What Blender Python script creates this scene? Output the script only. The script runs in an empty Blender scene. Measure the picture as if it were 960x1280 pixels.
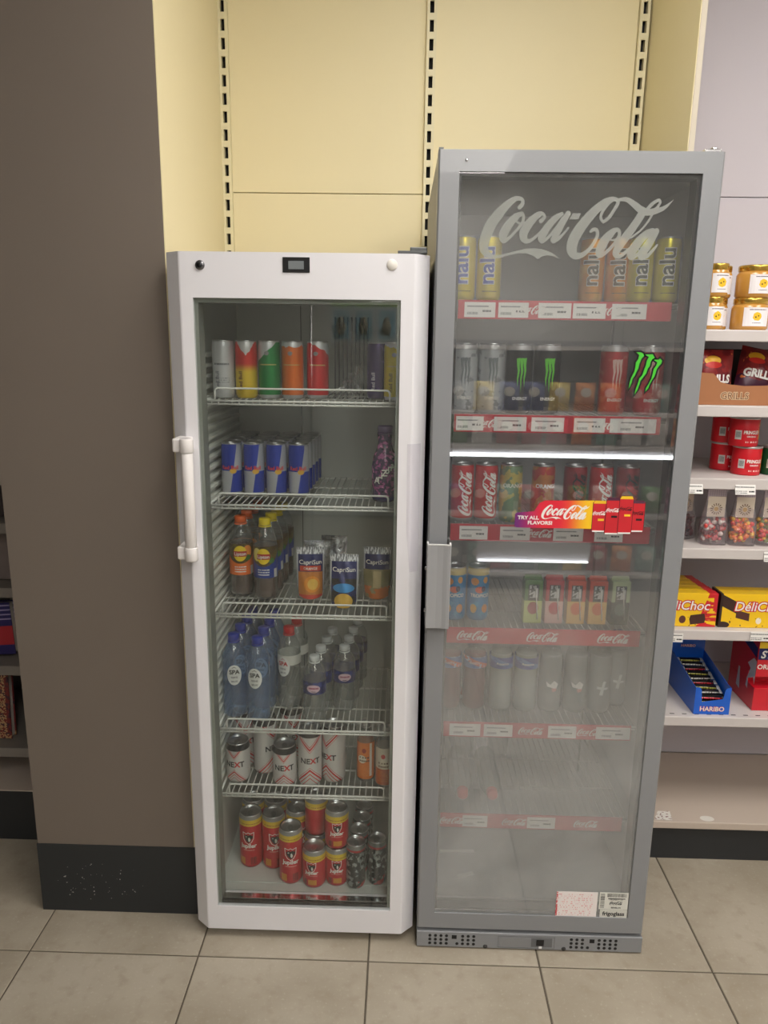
import bpy, bmesh, math, random
import numpy as np
from mathutils import Vector, Matrix
random.seed(7)
PI = math.pi
SC = bpy.context.scene
COL = SC.collection
# ------------------------------------------------------------------ camera
CAM_F, CAM_P, CAM_Y, CAM_R, CAM_H = 926.37, .2237, -.0217, .0143, 1.5872
def make_camera():
    cd = bpy.data.cameras.new('camera'); co = bpy.data.objects.new('camera', cd); COL.objects.link(co)
    cy, sy, cp, sp = math.cos(CAM_Y), math.sin(CAM_Y), math.cos(CAM_P), math.sin(CAM_P)
    f = Vector((sy*cp, cy*cp, -sp)); rt = Vector((cy, -sy, 0)); up = rt.cross(f)
    c, s = math.cos(CAM_R), math.sin(CAM_R)
    r2, u2 = c*rt + s*up, -s*rt + c*up
    m = Matrix((r2, u2, -f)).transposed().to_4x4(); m.translation = (0, 0, CAM_H)
    co.matrix_world = m
    cd.sensor_fit = 'VERTICAL'; cd.sensor_height = 36; cd.sensor_width = 27; cd.lens = CAM_F/1280*36
    cd.clip_start = .02
    SC.camera = co
make_camera()
# ------------------------------------------------------------------ world, exposure
W = bpy.data.worlds.new('world'); SC.world = W; W.use_nodes = True
W.node_tree.nodes['Background'].inputs[0].default_value = (.92, .95, 1, 1)
W.node_tree.nodes['Background'].inputs[1].default_value = .3
SC.view_settings.view_transform = 'Standard'; SC.view_settings.look = 'None'
SC.view_settings.gamma = 1; SC.view_settings.use_curve_mapping = False
SC.view_settings.exposure = 0.0
try:
    SC.cycles.transparent_max_bounces = 48
    SC.cycles.max_bounces = 10
except Exception: pass
LAMP = 13.6                                       # radiance of the ceiling panels
# x, y of the ceiling panels (long side along Y)
PANELS = [(.40, .95), (.35, -.9), (1.6, -1.3), (.5, -2.4), (1.75, .95)]
CEIL = 2.95
# ------------------------------------------------------------------ materials
def lin(c):
    return tuple(((v/255)/12.92 if v/255 <= .04045 else ((v/255+.055)/1.055)**2.4) for v in c[:3]) + (1,)
MATS = {}
def P(name, c, rough=.5, metal=0, vary=0, bump=0, scale=40, emit=0, coat=0, spec=.5):
    if name in MATS: return MATS[name]
    m = bpy.data.materials.new(name); m.use_nodes = True; t = m.node_tree; b = t.nodes['Principled BSDF']
    col = lin(c)
    b.inputs['Base Color'].default_value = col; b.inputs['Roughness'].default_value = rough
    b.inputs['Metallic'].default_value = metal; b.inputs['Coat Weight'].default_value = coat
    b.inputs['Specular IOR Level'].default_value = spec
    if emit:
        b.inputs['Emission Color'].default_value = col; b.inputs['Emission Strength'].default_value = emit
    tc = t.nodes.new('ShaderNodeTexCoord'); n = t.nodes.new('ShaderNodeTexNoise')
    n.inputs['Scale'].default_value = scale; n.inputs['Detail'].default_value = 4
    t.links.new(tc.outputs['Object'], n.inputs['Vector'])
    v = vary or .02
    mx = t.nodes.new('ShaderNodeMix'); mx.data_type = 'RGBA'
    mx.inputs[6].default_value = tuple(x*(1-v) for x in col[:3]) + (1,)
    mx.inputs[7].default_value = tuple(min(1, x*(1+v)) for x in col[:3]) + (1,)
    t.links.new(n.outputs['Fac'], mx.inputs[0]); t.links.new(mx.outputs[2], b.inputs['Base Color'])
    if bump:
        bp = t.nodes.new('ShaderNodeBump'); bp.inputs['Strength'].default_value = bump; bp.inputs['Distance'].default_value = .002
        t.links.new(n.outputs['Fac'], bp.inputs['Height']); t.links.new(bp.outputs[0], b.inputs['Normal'])
    MATS[name] = m
    return m
class E:                                            # node expression
    def __init__(s, t, k): s.t, s.k = t, k
    def m(s, op, *a):
        n = s.t.nodes.new('ShaderNodeMath'); n.operation = op
        for i, v in enumerate((s,)+a):
            if isinstance(v, E): s.t.links.new(v.k, n.inputs[i])
            else: n.inputs[i].default_value = v
        return E(s.t, n.outputs[0])
    def __add__(s, o): return s.m('ADD', o)
    def __sub__(s, o): return s.m('SUBTRACT', o)
    def __mul__(s, o): return s.m('MULTIPLY', o)
    def __truediv__(s, o): return s.m('DIVIDE', o)
    def gt(s, o): return s.m('GREATER_THAN', o)
    def lt(s, o): return s.m('LESS_THAN', o)
    def mx(s, o): return s.m('MAXIMUM', o)
    def mn(s, o): return s.m('MINIMUM', o)
    def abs(s): return s.m('ABSOLUTE')
    def fr(s): return s.m('FRACT')
    def fl(s): return s.m('FLOOR')
    def inv(s): return (s*-1)+1
    def smooth(s, a, b):
        n = s.t.nodes.new('ShaderNodeMapRange'); n.interpolation_type = 'SMOOTHSTEP'
        s.t.links.new(s.k, n.inputs[0]); n.inputs[1].default_value = a; n.inputs[2].default_value = b
        return E(s.t, n.outputs[0])
class D:                                            # drawing context: u across, z up (metres)
    def __init__(d, t, r):
        d.t = t; tc = t.nodes.new('ShaderNodeTexCoord'); sp = t.nodes.new('ShaderNodeSeparateXYZ')
        d.obj = tc.outputs['Object']; t.links.new(d.obj, sp.inputs[0])
        d.x, d.y, d.z = (E(t, sp.outputs[i]) for i in range(3))
        d.u = d.x.m('ARCTAN2', d.y*-1)*r if r else d.x
    def over(d, base, mask, col):
        n = d.t.nodes.new('ShaderNodeMix'); n.data_type = 'RGBA'
        d.t.links.new(mask.k, n.inputs[0])
        for v, i in ((base, 6), (col, 7)):
            if isinstance(v, tuple): n.inputs[i].default_value = lin(v)
            else: d.t.links.new(v, n.inputs[i])
        return n.outputs[2]
    def rect(d, u0, u1, z0, z1): return d.u.gt(u0)*d.u.lt(u1)*d.z.gt(z0)*d.z.lt(z1)
    def ell(d, cu, cz, ru, rz):
        a = (d.u-cu)/ru; b = (d.z-cz)/rz
        return (a*a+b*b).lt(1)
    def noise(d, scale, vec=None, detail=2):
        n = d.t.nodes.new('ShaderNodeTexNoise'); n.inputs['Scale'].default_value = scale; n.inputs['Detail'].default_value = detail
        d.t.links.new(vec if vec else d.obj, n.inputs['Vector'])
        return E(d.t, n.outputs['Fac'])
    def vec(d, a, b, c=0):
        n = d.t.nodes.new('ShaderNodeCombineXYZ')
        for i, v in enumerate((a, b, c)):
            if isinstance(v, E): d.t.links.new(v.k, n.inputs[i])
            else: n.inputs[i].default_value = v
        return n.outputs[0]
    def lines(d, u0, u1, z0, z1, n, k=700, th=.5):
        q = (d.z-z0)*(n/(z1-z0)); f = q.fr()
        return d.rect(u0, u1, z0, z1)*f.gt(.3)*f.lt(.75)*d.noise(1, d.vec(d.u*k, q.fl()*7.3)).gt(th)
    def bars(d, u0, u1, z0, z1, k=900): return d.rect(u0, u1, z0, z1)*d.noise(1, d.vec(d.u*k, 3.1)).gt(.5)
def design(name, fn, r=None, rough=.35, metal=0, coat=0, bump=0, bscale=60):
    if name in MATS: return MATS[name]
    m = bpy.data.materials.new(name); m.use_nodes = True; t = m.node_tree; b = t.nodes['Principled BSDF']
    b.inputs['Roughness'].default_value = rough; b.inputs['Metallic'].default_value = metal; b.inputs['Coat Weight'].default_value = coat
    d = D(t, r); c = fn(d)
    if isinstance(c, tuple): b.inputs['Base Color'].default_value = lin(c)
    else: t.links.new(c, b.inputs['Base Color'])
    if bump:
        n = d.noise(bscale); bp = t.nodes.new('ShaderNodeBump'); bp.inputs['Strength'].default_value = bump; bp.inputs['Distance'].default_value = .004
        t.links.new(n.k, bp.inputs['Height']); t.links.new(bp.outputs[0], b.inputs['Normal'])
    MATS[name] = m
    return m
def clear(name, tint=(235, 240, 238), gain=2.0, rough=.03, haze=0.0, hazecol=(225, 228, 226), hazefn=None, ior=1.45):
    """thin clear sheet: see-through, mirror-like by Fresnel, with a little milky haze"""
    if name in MATS: return MATS[name]
    m = bpy.data.materials.new(name); m.use_nodes = True; t = m.node_tree
    t.nodes.remove(t.nodes['Principled BSDF']); out = t.nodes['Material Output']
    tr = t.nodes.new('ShaderNodeBsdfTransparent'); tr.inputs[0].default_value = lin(tint)
    gl = t.nodes.new('ShaderNodeBsdfGlossy'); gl.inputs['Roughness'].default_value = rough
    ge = t.nodes.new('ShaderNodeNewGeometry'); dt = t.nodes.new('ShaderNodeVectorMath'); dt.operation = 'DOT_PRODUCT'
    t.links.new(ge.outputs['Normal'], dt.inputs[0]); t.links.new(ge.outputs['Incoming'], dt.inputs[1])
    d = D(t, None)
    a = E(t, dt.outputs['Value']).abs().inv().m('POWER', 5.0)*.96+.036      # Schlick, the same from both sides
    a = a.mn(1.0)*min(gain, 1.0) if gain <= 1 else (a*gain).mn(.85)
    m1 = t.nodes.new('ShaderNodeMixShader'); t.links.new(a.k, m1.inputs[0]); t.links.new(tr.outputs[0], m1.inputs[1]); t.links.new(gl.outputs[0], m1.inputs[2])
    last = m1
    if haze or hazefn:
        df = t.nodes.new('ShaderNodeBsdfDiffuse'); df.inputs[0].default_value = lin(hazecol)
        tl = t.nodes.new('ShaderNodeBsdfTranslucent'); tl.inputs[0].default_value = lin(hazecol)
        m0 = t.nodes.new('ShaderNodeMixShader'); m0.inputs[0].default_value = .12
        t.links.new(df.outputs[0], m0.inputs[1]); t.links.new(tl.outputs[0], m0.inputs[2])
        m2 = t.nodes.new('ShaderNodeMixShader')
        if hazefn: t.links.new(hazefn(d).k, m2.inputs[0])
        else: m2.inputs[0].default_value = haze
        t.links.new(m1.outputs[0], m2.inputs[1]); t.links.new(m0.outputs[0], m2.inputs[2]); last = m2
    t.links.new(last.outputs[0], out.inputs[0])
    MATS[name] = m
    return m
# ------------------------------------------------------------------ mesh builder
class MB:
    def __init__(s): s.v, s.f, s.m, s.s = [], [], [], []
    def add(s, vs, fs, mi=0, smooth=False):
        o = len(s.v); s.v += [tuple(p) for p in vs]
        for f in fs: s.f.append(tuple(i+o for i in f)); s.m.append(mi); s.s.append(smooth)
        return s
    def box(s, x0, x1, y0, y1, z0, z1, mi=0, bev=0):
        if not bev:
            return s.add([(x0,y0,z0),(x1,y0,z0),(x1,y1,z0),(x0,y1,z0),(x0,y0,z1),(x1,y0,z1),(x1,y1,z1),(x0,y1,z1)],
                  [(3,2,1,0),(4,5,6,7),(0,1,5,4),(1,2,6,5),(2,3,7,6),(3,0,4,7)], mi)
        bm = bmesh.new(); bmesh.ops.create_cube(bm, size=1)
        for v in bm.verts:
            v.co = Vector(((x0+x1)/2+v.co.x*(x1-x0), (y0+y1)/2+v.co.y*(y1-y0), (z0+z1)/2+v.co.z*(z1-z0)))
        bmesh.ops.bevel(bm, geom=list(bm.edges), offset=bev, segments=2, affect='EDGES', profile=.5)
        bm.verts.index_update()
        s.add([v.co[:] for v in bm.verts], [[v.index for v in f.verts] for f in bm.faces], mi); bm.free(); return s
    def prism(s, poly, axis, a, b, mi=0):
        """polygon in the plane across `axis`, extruded from a to b; poly as pairs of the two other axes in order"""
        n = len(poly)
        def pt(p, t):
            return {'x': (t, p[0], p[1]), 'y': (p[0], t, p[1]), 'z': (p[0], p[1], t)}[axis]
        vs = [pt(p, a) for p in poly]+[pt(p, b) for p in poly]
        fs = [tuple(range(n)), tuple(range(2*n-1, n-1, -1))]+[(i, i+n, (i+1) % n+n, (i+1) % n) for i in range(n)]
        bm = bmesh.new(); bv = [bm.verts.new(v) for v in vs]
        for f in fs: bm.faces.new([bv[i] for i in f])
        bmesh.ops.recalc_face_normals(bm, faces=bm.faces); bm.verts.index_update()
        s.add([v.co[:] for v in bm.verts], [[v.index for v in f.verts] for f in bm.faces], mi); bm.free(); return s
    def lathe(s, prof, segs=28, mi=0, c=(0,0,0), axis='z', smooth=True):
        vs, fs = [], []; n = len(prof)
        for r, z in prof:
            for k in range(segs):
                a = 2*PI*k/segs; p = (r*math.sin(a), -r*math.cos(a), z)
                if axis == 'y': p = (p[0], p[2], p[1])
                if axis == 'x': p = (p[2], p[0], p[1])
                vs.append((p[0]+c[0], p[1]+c[1], p[2]+c[2]))
        for i in range(n-1):
            for k in range(segs):
                k2 = (k+1) % segs
                f = (i*segs+k, i*segs+k2, (i+1)*segs+k2, (i+1)*segs+k)
                fs.append(f if axis == 'z' or axis == 'x' else f[::-1])
        return s.add(vs, fs, mi, smooth)
    def tube(s, pts, r, segs=6, mi=0, closed=False):
        pts = [Vector(p) for p in pts]; n = len(pts); vs, fs = [], []
        for i, p in enumerate(pts):
            a = pts[(i-1) % n] if (i or closed) else p; b = pts[(i+1) % n] if (i < n-1 or closed) else p
            t = (b-a).normalized(); up = Vector((0,0,1)) if abs(t.z) < .9 else Vector((1,0,0))
            e1 = t.cross(up).normalized(); e2 = e1.cross(t)
            for k in range(segs):
                q = 2*PI*k/segs; vs.append(p+e1*r*math.cos(q)+e2*r*math.sin(q))
        for i in range(n if closed else n-1):
            j = (i+1) % n
            for k in range(segs): fs.append((i*segs+k, i*segs+(k+1) % segs, j*segs+(k+1) % segs, j*segs+k))
        if not closed:
            fs.append(tuple(range(segs))[::-1]); fs.append(tuple((n-1)*segs+k for k in range(segs)))
        return s.add(vs, fs, mi, True)
    def map(s, fn):
        s.v = [tuple(fn(*p)) for p in s.v]; return s
    def build(s, name, mats, parent=None, origin=(0,0,0)):
        me = bpy.data.meshes.new(name)
        ox, oy, oz = origin
        me.from_pydata([(x-ox, y-oy, z-oz) for x, y, z in s.v], [], s.f)
        for m in (mats if isinstance(mats, (list, tuple)) else [mats]): me.materials.append(m)
        me.polygons.foreach_set('material_index', s.m); me.polygons.foreach_set('use_smooth', s.s); me.update()
        o = bpy.data.objects.new(name, me); COL.objects.link(o)
        if parent: o.parent = parent
        return o
def tag(o, label=None, cat=None, group=None, kind=None):
    if label: o['label'] = label
    if cat: o['category'] = cat
    if group: o['group'] = group
    if kind: o['kind'] = kind
    return o
def thing(name, label=None, cat=None, loc=(0,0,0), rz=0, group=None):
    o = bpy.data.objects.new(name, None); COL.objects.link(o); o.empty_display_size = .05
    o.location = loc; o.rotation_euler = (0, 0, rz)
    return tag(o, label, cat, group)
def struct(o): o['kind'] = 'structure'; return o
def dup(o, parent=None):
    c = o.copy(); COL.objects.link(c); c.parent = parent
    for ch in list(o.children): dup(ch, c)
    return c
USED = set()
def place(proto, loc, label, group=None, rz=0, rot=None):
    o = proto if proto.name not in USED else dup(proto)
    USED.add(proto.name)
    o.location = loc; o.rotation_euler = rot if rot else (0, 0, rz)
    o['label'] = label
    if group: o['group'] = group
    elif 'group' in o: del o['group']
    return o
# ------------------------------------------------------------------ lettering
def refine(bm, lim):
    """triangulate and split long edges so that flat print can follow a round surface"""
    bmesh.ops.triangulate(bm, faces=list(bm.faces))
    for _ in range(4):
        e = [e for e in bm.edges if e.calc_length() > lim]
        if not e: break
        bmesh.ops.subdivide_edges(bm, edges=e, cuts=1, use_grid_fill=False)
        bmesh.ops.triangulate(bm, faces=[f for f in bm.faces if len(f.verts) > 3])
    bm.verts.index_update(); bm.normal_update()
    vs = [(v.co.x, v.co.y) for v in bm.verts]
    fs = [tuple(v.index for v in (f.verts if f.normal.z >= 0 else reversed(f.verts))) for f in bm.faces]
    bm.free(); return vs, fs
def fill2d(pts, lim):
    bm = bmesh.new(); bm.faces.new([bm.verts.new((a, b, 0)) for a, b in pts]); return refine(bm, lim)
_TXT = {}
def text_mesh(s, bold=.0, shear=0, space=1):
    key = (s, bold, shear, space)
    if key not in _TXT:
        cu = bpy.data.curves.new('lettering', 'FONT'); cu.body = s; cu.align_x = 'CENTER'; cu.size = 1; cu.resolution_u = 3
        cu.offset = bold; cu.shear = shear; cu.space_character = space
        o = bpy.data.objects.new('lettering', cu); COL.objects.link(o)
        bpy.context.view_layer.update()
        me = bpy.data.meshes.new_from_object(o.evaluated_get(bpy.context.evaluated_depsgraph_get()))
        bm = bmesh.new(); bm.from_mesh(me); vs, fs = refine(bm, .16)
        bpy.data.objects.remove(o); bpy.data.curves.remove(cu); bpy.data.meshes.remove(me)
        _TXT[key] = (vs, fs)
    return _TXT[key]
def add_shape(mb, vs, fs, fn, mi=0): return mb.add([fn(x, y) for x, y in vs], fs, mi)
def flat(cx, y, cz, size, up=False, asp=1):
    if up: return lambda a, b: (cx-b*size, y, cz+a*size*asp)
    return lambda a, b: (cx+a*size*asp, y, cz+b*size)
def wrap(r, u0, cz, size, up=False, asp=1):
    def f(a, b):
        if up: a, b = -b, a*asp
        else: a, b = a*asp, b
        q = (u0+a*size)/r
        return (r*math.sin(q), -r*math.cos(q), cz+b*size)
    return f
def add_text(mb, s, fn, mi=0, bold=0, shear=0, space=1):
    vs, fs = text_mesh(s, bold, shear, space); return add_shape(mb, vs, fs, fn, mi)
LOGO_S=[[(-318,103,21),(-305,118,22),(-303,138,18),(-320,148,21),(-348,143,28),(-388,113,40),(-428,69,53),(-465,19,58),(-488,-34,59),(-500,-76,54),(-500,-111,48),(-483,-136,36),(-453,-151,24),(-428,-151,15)],[(-305,71,21),(-338,54,34),(-373,11,45),(-398,-36,47),(-395,-66,31),(-373,-59,17),(-333,-19,15),(-303,19,16),(-293,49,16),(-300,71,16)],[(-325,46,11),(-330,31,10),(-305,21,10),(-273,31,10),(-243,49,12)],[(-198,36,24),(-181,54,16),(-191,71,17),(-216,66,31),(-256,29,43),(-286,-19,47),(-286,-56,38),(-263,-69,23),(-233,-54,15),(-193,-16,12),(-166,11,10)],[(-89,71,21),(-121,51,32),(-161,6,40),(-188,-41,42),(-186,-66,27),(-156,-49,15),(-118,-1,13),(-84,51,13)],[(-56,74,29),(-86,21,34),(-113,-34,37),(-126,-64,28),(-99,-54,17),(-71,-26,13),(-49,1,10)],[(136,34,16),(163,54,18),(193,101,18),(206,136,20),(183,151,21),(138,133,37),(81,84,47),(29,21,54),(-14,-51,59),(-24,-106,55),(-4,-141,38),(36,-136,27),(76,-101,20),(106,-49,17),(108,-16,18),(91,-4,18),(74,-14,17)],[(136,34,14),(121,54,14),(131,91,16),(163,133,17),(191,148,14)],[(193,-14,32),(158,-51,47),(133,-101,49),(128,-136,32),(158,-126,20),(201,-81,17),(228,-31,18),(218,-6,20),(196,-9,24)],[(176,-49,11),(193,-59,11),(233,-49,11),(266,-29,11)],[(338,76,42),(308,24,42),(268,-34,45),(233,-86,45),(216,-128,35),(238,-141,23),(278,-111,17),(315,-74,14)],[(395,74,10),(373,34,11),(338,-9,11),(293,-44,11)],[(211,146,16),(251,148,23),(291,126,32),(333,96,38),(375,86,35),(420,94,28),(460,111,18),(500,148,3)],[(360,91,20),(390,128,18),(423,146,16),(430,131,14),(413,106,14),(380,91,11)],[(403,-11,31),(373,-26,40),(335,-66,47),(303,-118,47),(303,-146,30),(333,-131,17),(375,-71,16),(410,-24,17)],[(425,-11,31),(395,-66,42),(363,-123,42),(358,-146,30),(388,-136,19),(420,-103,16),(435,-81,10)]]
LOGO_P=[[(-445,-146),(-385,-136),(-328,-121),(-271,-108),(-223,-106),(-176,-111),(-133,-126),(-76,-163),(-116,-146),(-156,-141),(-186,-148),(-203,-163),(-233,-143),(-268,-133),(-310,-131),(-363,-143),(-408,-158),(-450,-163)],[(-46,44),(-31,76),(14,76),(-1,46)]]
CLAW=[[(-300,500),(-200,500),(-140,470),(-120,420),(-170,360),(-190,300),(-210,240),(-220,150),(-260,60),(-290,-20),(-330,-80),(-350,-190),(-400,-320),(-390,-190),(-370,-90),(-340,-10),(-300,80),(-290,180),(-290,270),(-240,350),(-230,440)],[(-100,450),(70,460),(100,410),(120,380),(70,350),(40,290),(30,200),(-10,140),(-40,30),(-90,-40),(-150,-130),(-170,-220),(-200,-330),(-260,-440),(-240,-320),(-200,-180),(-180,-80),(-120,0),(-90,120),(-60,210),(-50,310),(-10,400)],[(100,340),(210,340),(240,370),(290,320),(280,260),(230,200),(190,130),(170,30),(150,-40),(100,-120),(60,-210),(40,-290),(-20,-370),(-10,-290),(40,-200),(90,-80),(110,30),(120,130),(170,210),(190,280)]]
def scanfill(strokes, polys, rows=90, sub=7):
    """union of round-brush strokes and polygons, cut into thin horizontal runs (unit width)"""
    discs = []
    for st in strokes:
        p = np.array(st, float)/1000; n = len(p)
        for i in range(n-1):
            p0, p1, p2, p3 = p[max(i-1,0)], p[i], p[i+1], p[min(i+2,n-1)]
            for t in np.linspace(0, 1, sub, endpoint=(i == n-2)):
                discs.append(.5*((2*p1)+(p2-p0)*t+(2*p0-5*p1+4*p2-p3)*t*t+(3*p1-p0-3*p2+p3)*t**3))
    discs = np.array(discs); R = discs[:, 2]/2
    y0, y1 = (discs[:,1]-R).min(), (discs[:,1]+R).max(); h = (y1-y0)/rows
    vs, fs = [], []
    for k in range(rows):
        y = y0+(k+.5)*h; iv = []
        d = R**2-(discs[:,1]-y)**2
        for j in np.nonzero(d > 0)[0]:
            w = math.sqrt(d[j]); iv.append((discs[j,0]-w, discs[j,0]+w))
        for pl in polys:
            q = np.array(pl, float)/1000; xs = []
            for a, b in zip(q, np.roll(q, -1, 0)):
                if (a[1] > y) != (b[1] > y): xs.append(a[0]+(y-a[1])/(b[1]-a[1])*(b[0]-a[0]))
            xs.sort(); iv += list(zip(xs[::2], xs[1::2]))
        iv.sort(); out = []
        for a, b in iv:
            if out and a <= out[-1][1]+.001: out[-1][1] = max(out[-1][1], b)
            else: out.append([a, b])
        for a, b in out:
            nn = max(1, int((b-a)/.05)); xs = np.linspace(a, b, nn+1)
            for c, e in zip(xs[:-1], xs[1:]):
                o = len(vs); vs += [(c, y-h/2), (e, y-h/2), (e, y+h/2), (c, y+h/2)]; fs.append((o, o+1, o+2, o+3))
    return vs, fs
LOGO_BIG = scanfill(LOGO_S, LOGO_P, 170, 16)
LOGO_SMALL = scanfill(LOGO_S, LOGO_P, 26, 6)
# ================================================================== SETTING
def tile_material():
    m = bpy.data.materials.new('stone_tile'); m.use_nodes = True; t = m.node_tree; b = t.nodes['Principled BSDF']; MATS['stone_tile'] = m
    d = D(t, None); oi = t.nodes.new('ShaderNodeObjectInfo'); r = E(t, oi.outputs['Random'])
    v = d.vec(d.x+r*37, d.y+r*91, d.z)
    n1 = d.noise(3.2, v, 6); n2 = d.noise(26, v, 8); n3 = d.noise(120, v, 3)
    c = d.over((154, 144, 127), n1.smooth(.3, .7), (174, 165, 149))
    c = d.over(c, n2.smooth(.48, .74)*.45, (148, 136, 117))
    c = d.over(c, n3.smooth(.55, .8)*.35, (196, 188, 172))
    t.links.new(c, b.inputs['Base Color'])
    k = n2*.2+.38
    t.links.new(k.k, b.inputs['Roughness'])
    bp = t.nodes.new('ShaderNodeBump'); bp.inputs['Strength'].default_value = .25; bp.inputs['Distance'].default_value = .002
    t.links.new(n2.k, bp.inputs['Height']); t.links.new(bp.outputs[0], b.inputs['Normal'])
    return m
GROUT = P('grout', (92, 84, 72), .9, vary=.15, scale=60)
floor = struct(MB().box(-3.2, 3.2, -3.4, 2.62, -.06, -.003).build('floor', GROUT))
TX, TY, TS, G = -.9607, 1.6399, .45, .0022
tm = MB(); b0 = .0015
tm.add([(G,G,-.03),(TS-G,G,-.03),(TS-G,TS-G,-.03),(G,TS-G,-.03),(G,G,-b0),(TS-G,G,-b0),(TS-G,TS-G,-b0),(G,TS-G,-b0),
        (G+b0,G+b0,0),(TS-G-b0,G+b0,0),(TS-G-b0,TS-G-b0,0),(G+b0,TS-G-b0,0)],
       [(3,2,1,0),(8,9,10,11),(0,1,5,4),(1,2,6,5),(2,3,7,6),(3,0,4,7),(4,5,9,8),(5,6,10,9),(6,7,11,10),(7,4,8,11)])
proto = tm.build('floor_tile', tile_material(), floor); first = True
for i in range(-4, 9):
    for j in range(-11, 2):
        o = proto if first else proto.copy()
        if not first: COL.objects.link(o)
        first = False
        o.location = (TX+i*TS, TY+j*TS, 0)
YEL = P('cream_panel', (234, 222, 181), .55, vary=.012, scale=5)
YEL_E = P('cream_metal', (228, 219, 182), .5)
TAUPE = P('taupe_panel', (118, 108, 98), .6, vary=.03, scale=6)
BLK = P('black_base', (40, 42, 44), .55, vary=.1, scale=30)
DARK = P('dark_slot', (22, 22, 22), .8)
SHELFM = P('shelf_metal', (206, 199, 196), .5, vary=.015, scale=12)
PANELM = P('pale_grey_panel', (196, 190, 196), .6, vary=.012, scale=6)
OFFW = P('offwhite_wall', (206, 204, 200), .7)
wall_back = struct(MB().box(-3.2, 3.2, 2.50, 2.62, 0, CEIL).build('wall_back', OFFW))
for x0, x1 in ((-.543, .054), (.082, .679)):
    for z0, z1 in ((.02, 1.02), (1.022, 2.042), (2.0445, CEIL-.01)):
        MB().box(x0, x1, 2.483, 2.499, z0, z1, bev=.001).build('back_panel', YEL, wall_back)
def upright(n, x, mat, z0=0.0, side=1):
    mb = MB(); w = .0062
    mb.box(x-.0145, x-w, 2.468, 2.499, z0, CEIL-.01); mb.box(x+w, x+.0145, 2.468, 2.499, z0, CEIL-.01)
    z = z0
    while z < CEIL-.05:
        mb.box(x-w, x+w, 2.468, 2.474, z, z+.018); z += .0505
    o = struct(mb.build('trim_%d' % n, mat))
    MB().box(x-w, x+w, 2.488, 2.499, z0, CEIL-.01).build('slot_channel', DARK, o)
upright(1, -.5575, YEL_E); upright(2, .068, YEL_E); upright(3, .6945, YEL_E)
# pillar left of the niche
PX0, PX1, PY = -.992, -.5520, 1.788
wall_left = struct(MB().prism([(PX0, PY), (PX1-.002, PY), (-.576, 2.50), (PX0, 2.50)], 'z', 0, CEIL).build('wall_left', TAUPE))
MB().prism([(PX1-.002, PY+.001), (PX1, PY+.001), (-.572, 2.4995), (-.576, 2.4995)], 'z', .0, CEIL).build('side_panel', YEL, wall_left)
def base_fn(d):
    n = d.noise(160, detail=1); m = d.ell(-.83, .1, .13, .07)
    return d.over((41, 44, 46), n.gt(.74)*m, (190, 188, 182))
struct(MB().prism([(PX0-.002, PY-.003), (PX1+.001, PY-.003), (-.566, 2.2), (PX0-.002, 2.2)], 'z', 0, .2137).build('baseboard_left', design('scuffed_base', base_fn, rough=.5)))
# partition right of the niche
wall_right = struct(MB().box(.7165, .731, 2.062, 2.4995, 0, CEIL, bev=.001).build('wall_right', P('partition_edge', (196, 186, 168), .5)))
MB().box(.7145, .7165, 2.064, 2.4995, 0, CEIL).build('side_panel', YEL, wall_right)
# the rest of the shop around the camera
ceiling = struct(MB().box(-3.2, 3.2, -3.4, 2.62, CEIL, CEIL+.1).build('ceiling', P('ceiling_white', (226, 226, 222), .8)))
struct(MB().box(-3.2, 3.2, -3.5, -3.4, 0, CEIL).build('wall_front', OFFW))
struct(MB().box(-3.3, -3.2, -3.4, 2.62, 0, CEIL).build('wall_side', P('grey_wall', (100, 96, 92), .7)))
struct(MB().box(3.2, 3.3, -3.4, 2.62, 0, CEIL).build('wall_far_side', OFFW))
LAMPM = P('lamp_diffuser', (255, 250, 244), .5, emit=LAMP)
WHM = P('white_metal', (224, 222, 226), .35, vary=.008, scale=8)
for i, (x, y) in enumerate(PANELS):
    t = thing('ceiling_light', 'flat white ceiling panel lamp %s' % ('over the fridges', 'behind the camera on the right', 'left of the camera', 'over the right aisle', 'at the rear of the shop')[i], 'lamp', (x, y, CEIL-.03), 0, 'ceiling panel lamps')
    mb = MB(); a, b = .3, .6
    for q in ((-a,-a+.02,-b,b),(a-.02,a,-b,b),(-a+.02,a-.02,-b,-b+.02),(-a+.02,a-.02,b-.02,b)): mb.box(*q, 0, .03)
    mb.build('lamp_frame', WHM, t); MB().box(-a+.02, a-.02, -b+.02, b-.02, .008, .028).build('diffuser', LAMPM, t)
# ================================================================== SHELVING
def shelving(label, x0, x1, levels, plinth_z, deck_z, yf=2.07, SHELFM=SHELFM, PANELM=PANELM):
    c = ((x0+x1)/2, yf, 0); t = thing('shelving_unit', label, 'shelving', c)
    for z0, z1 in ((deck_z, .5), (.502, 1.02), (1.022, 2.042), (2.0445, CEIL-.02)):
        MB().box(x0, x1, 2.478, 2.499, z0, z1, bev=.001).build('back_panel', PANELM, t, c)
    MB().box(x0, x1, yf+.012, 2.46, 0, plinth_z, bev=.001).build('plinth', BLK, t, c)
    dk = MB().box(x0, x1, yf-.005, 2.477, plinth_z, deck_z, bev=.003).build('base_deck', P('beige_deck', (192, 178, 165), .45, vary=.02, scale=9), t, c)
    out = [dk]
    for z in levels:
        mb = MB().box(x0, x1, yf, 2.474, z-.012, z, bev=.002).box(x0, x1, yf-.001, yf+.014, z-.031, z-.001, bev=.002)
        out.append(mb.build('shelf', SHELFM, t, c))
        for xx in (x0, x1-.012): MB().box(xx, xx+.012, yf+.015, 2.474, z-.06, z-.0125).build('shelf_bracket', SHELFM, t, c)
    return t, out, c
RL = [1.636, 1.434, 1.231, 1.027, .778, .50]
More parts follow.
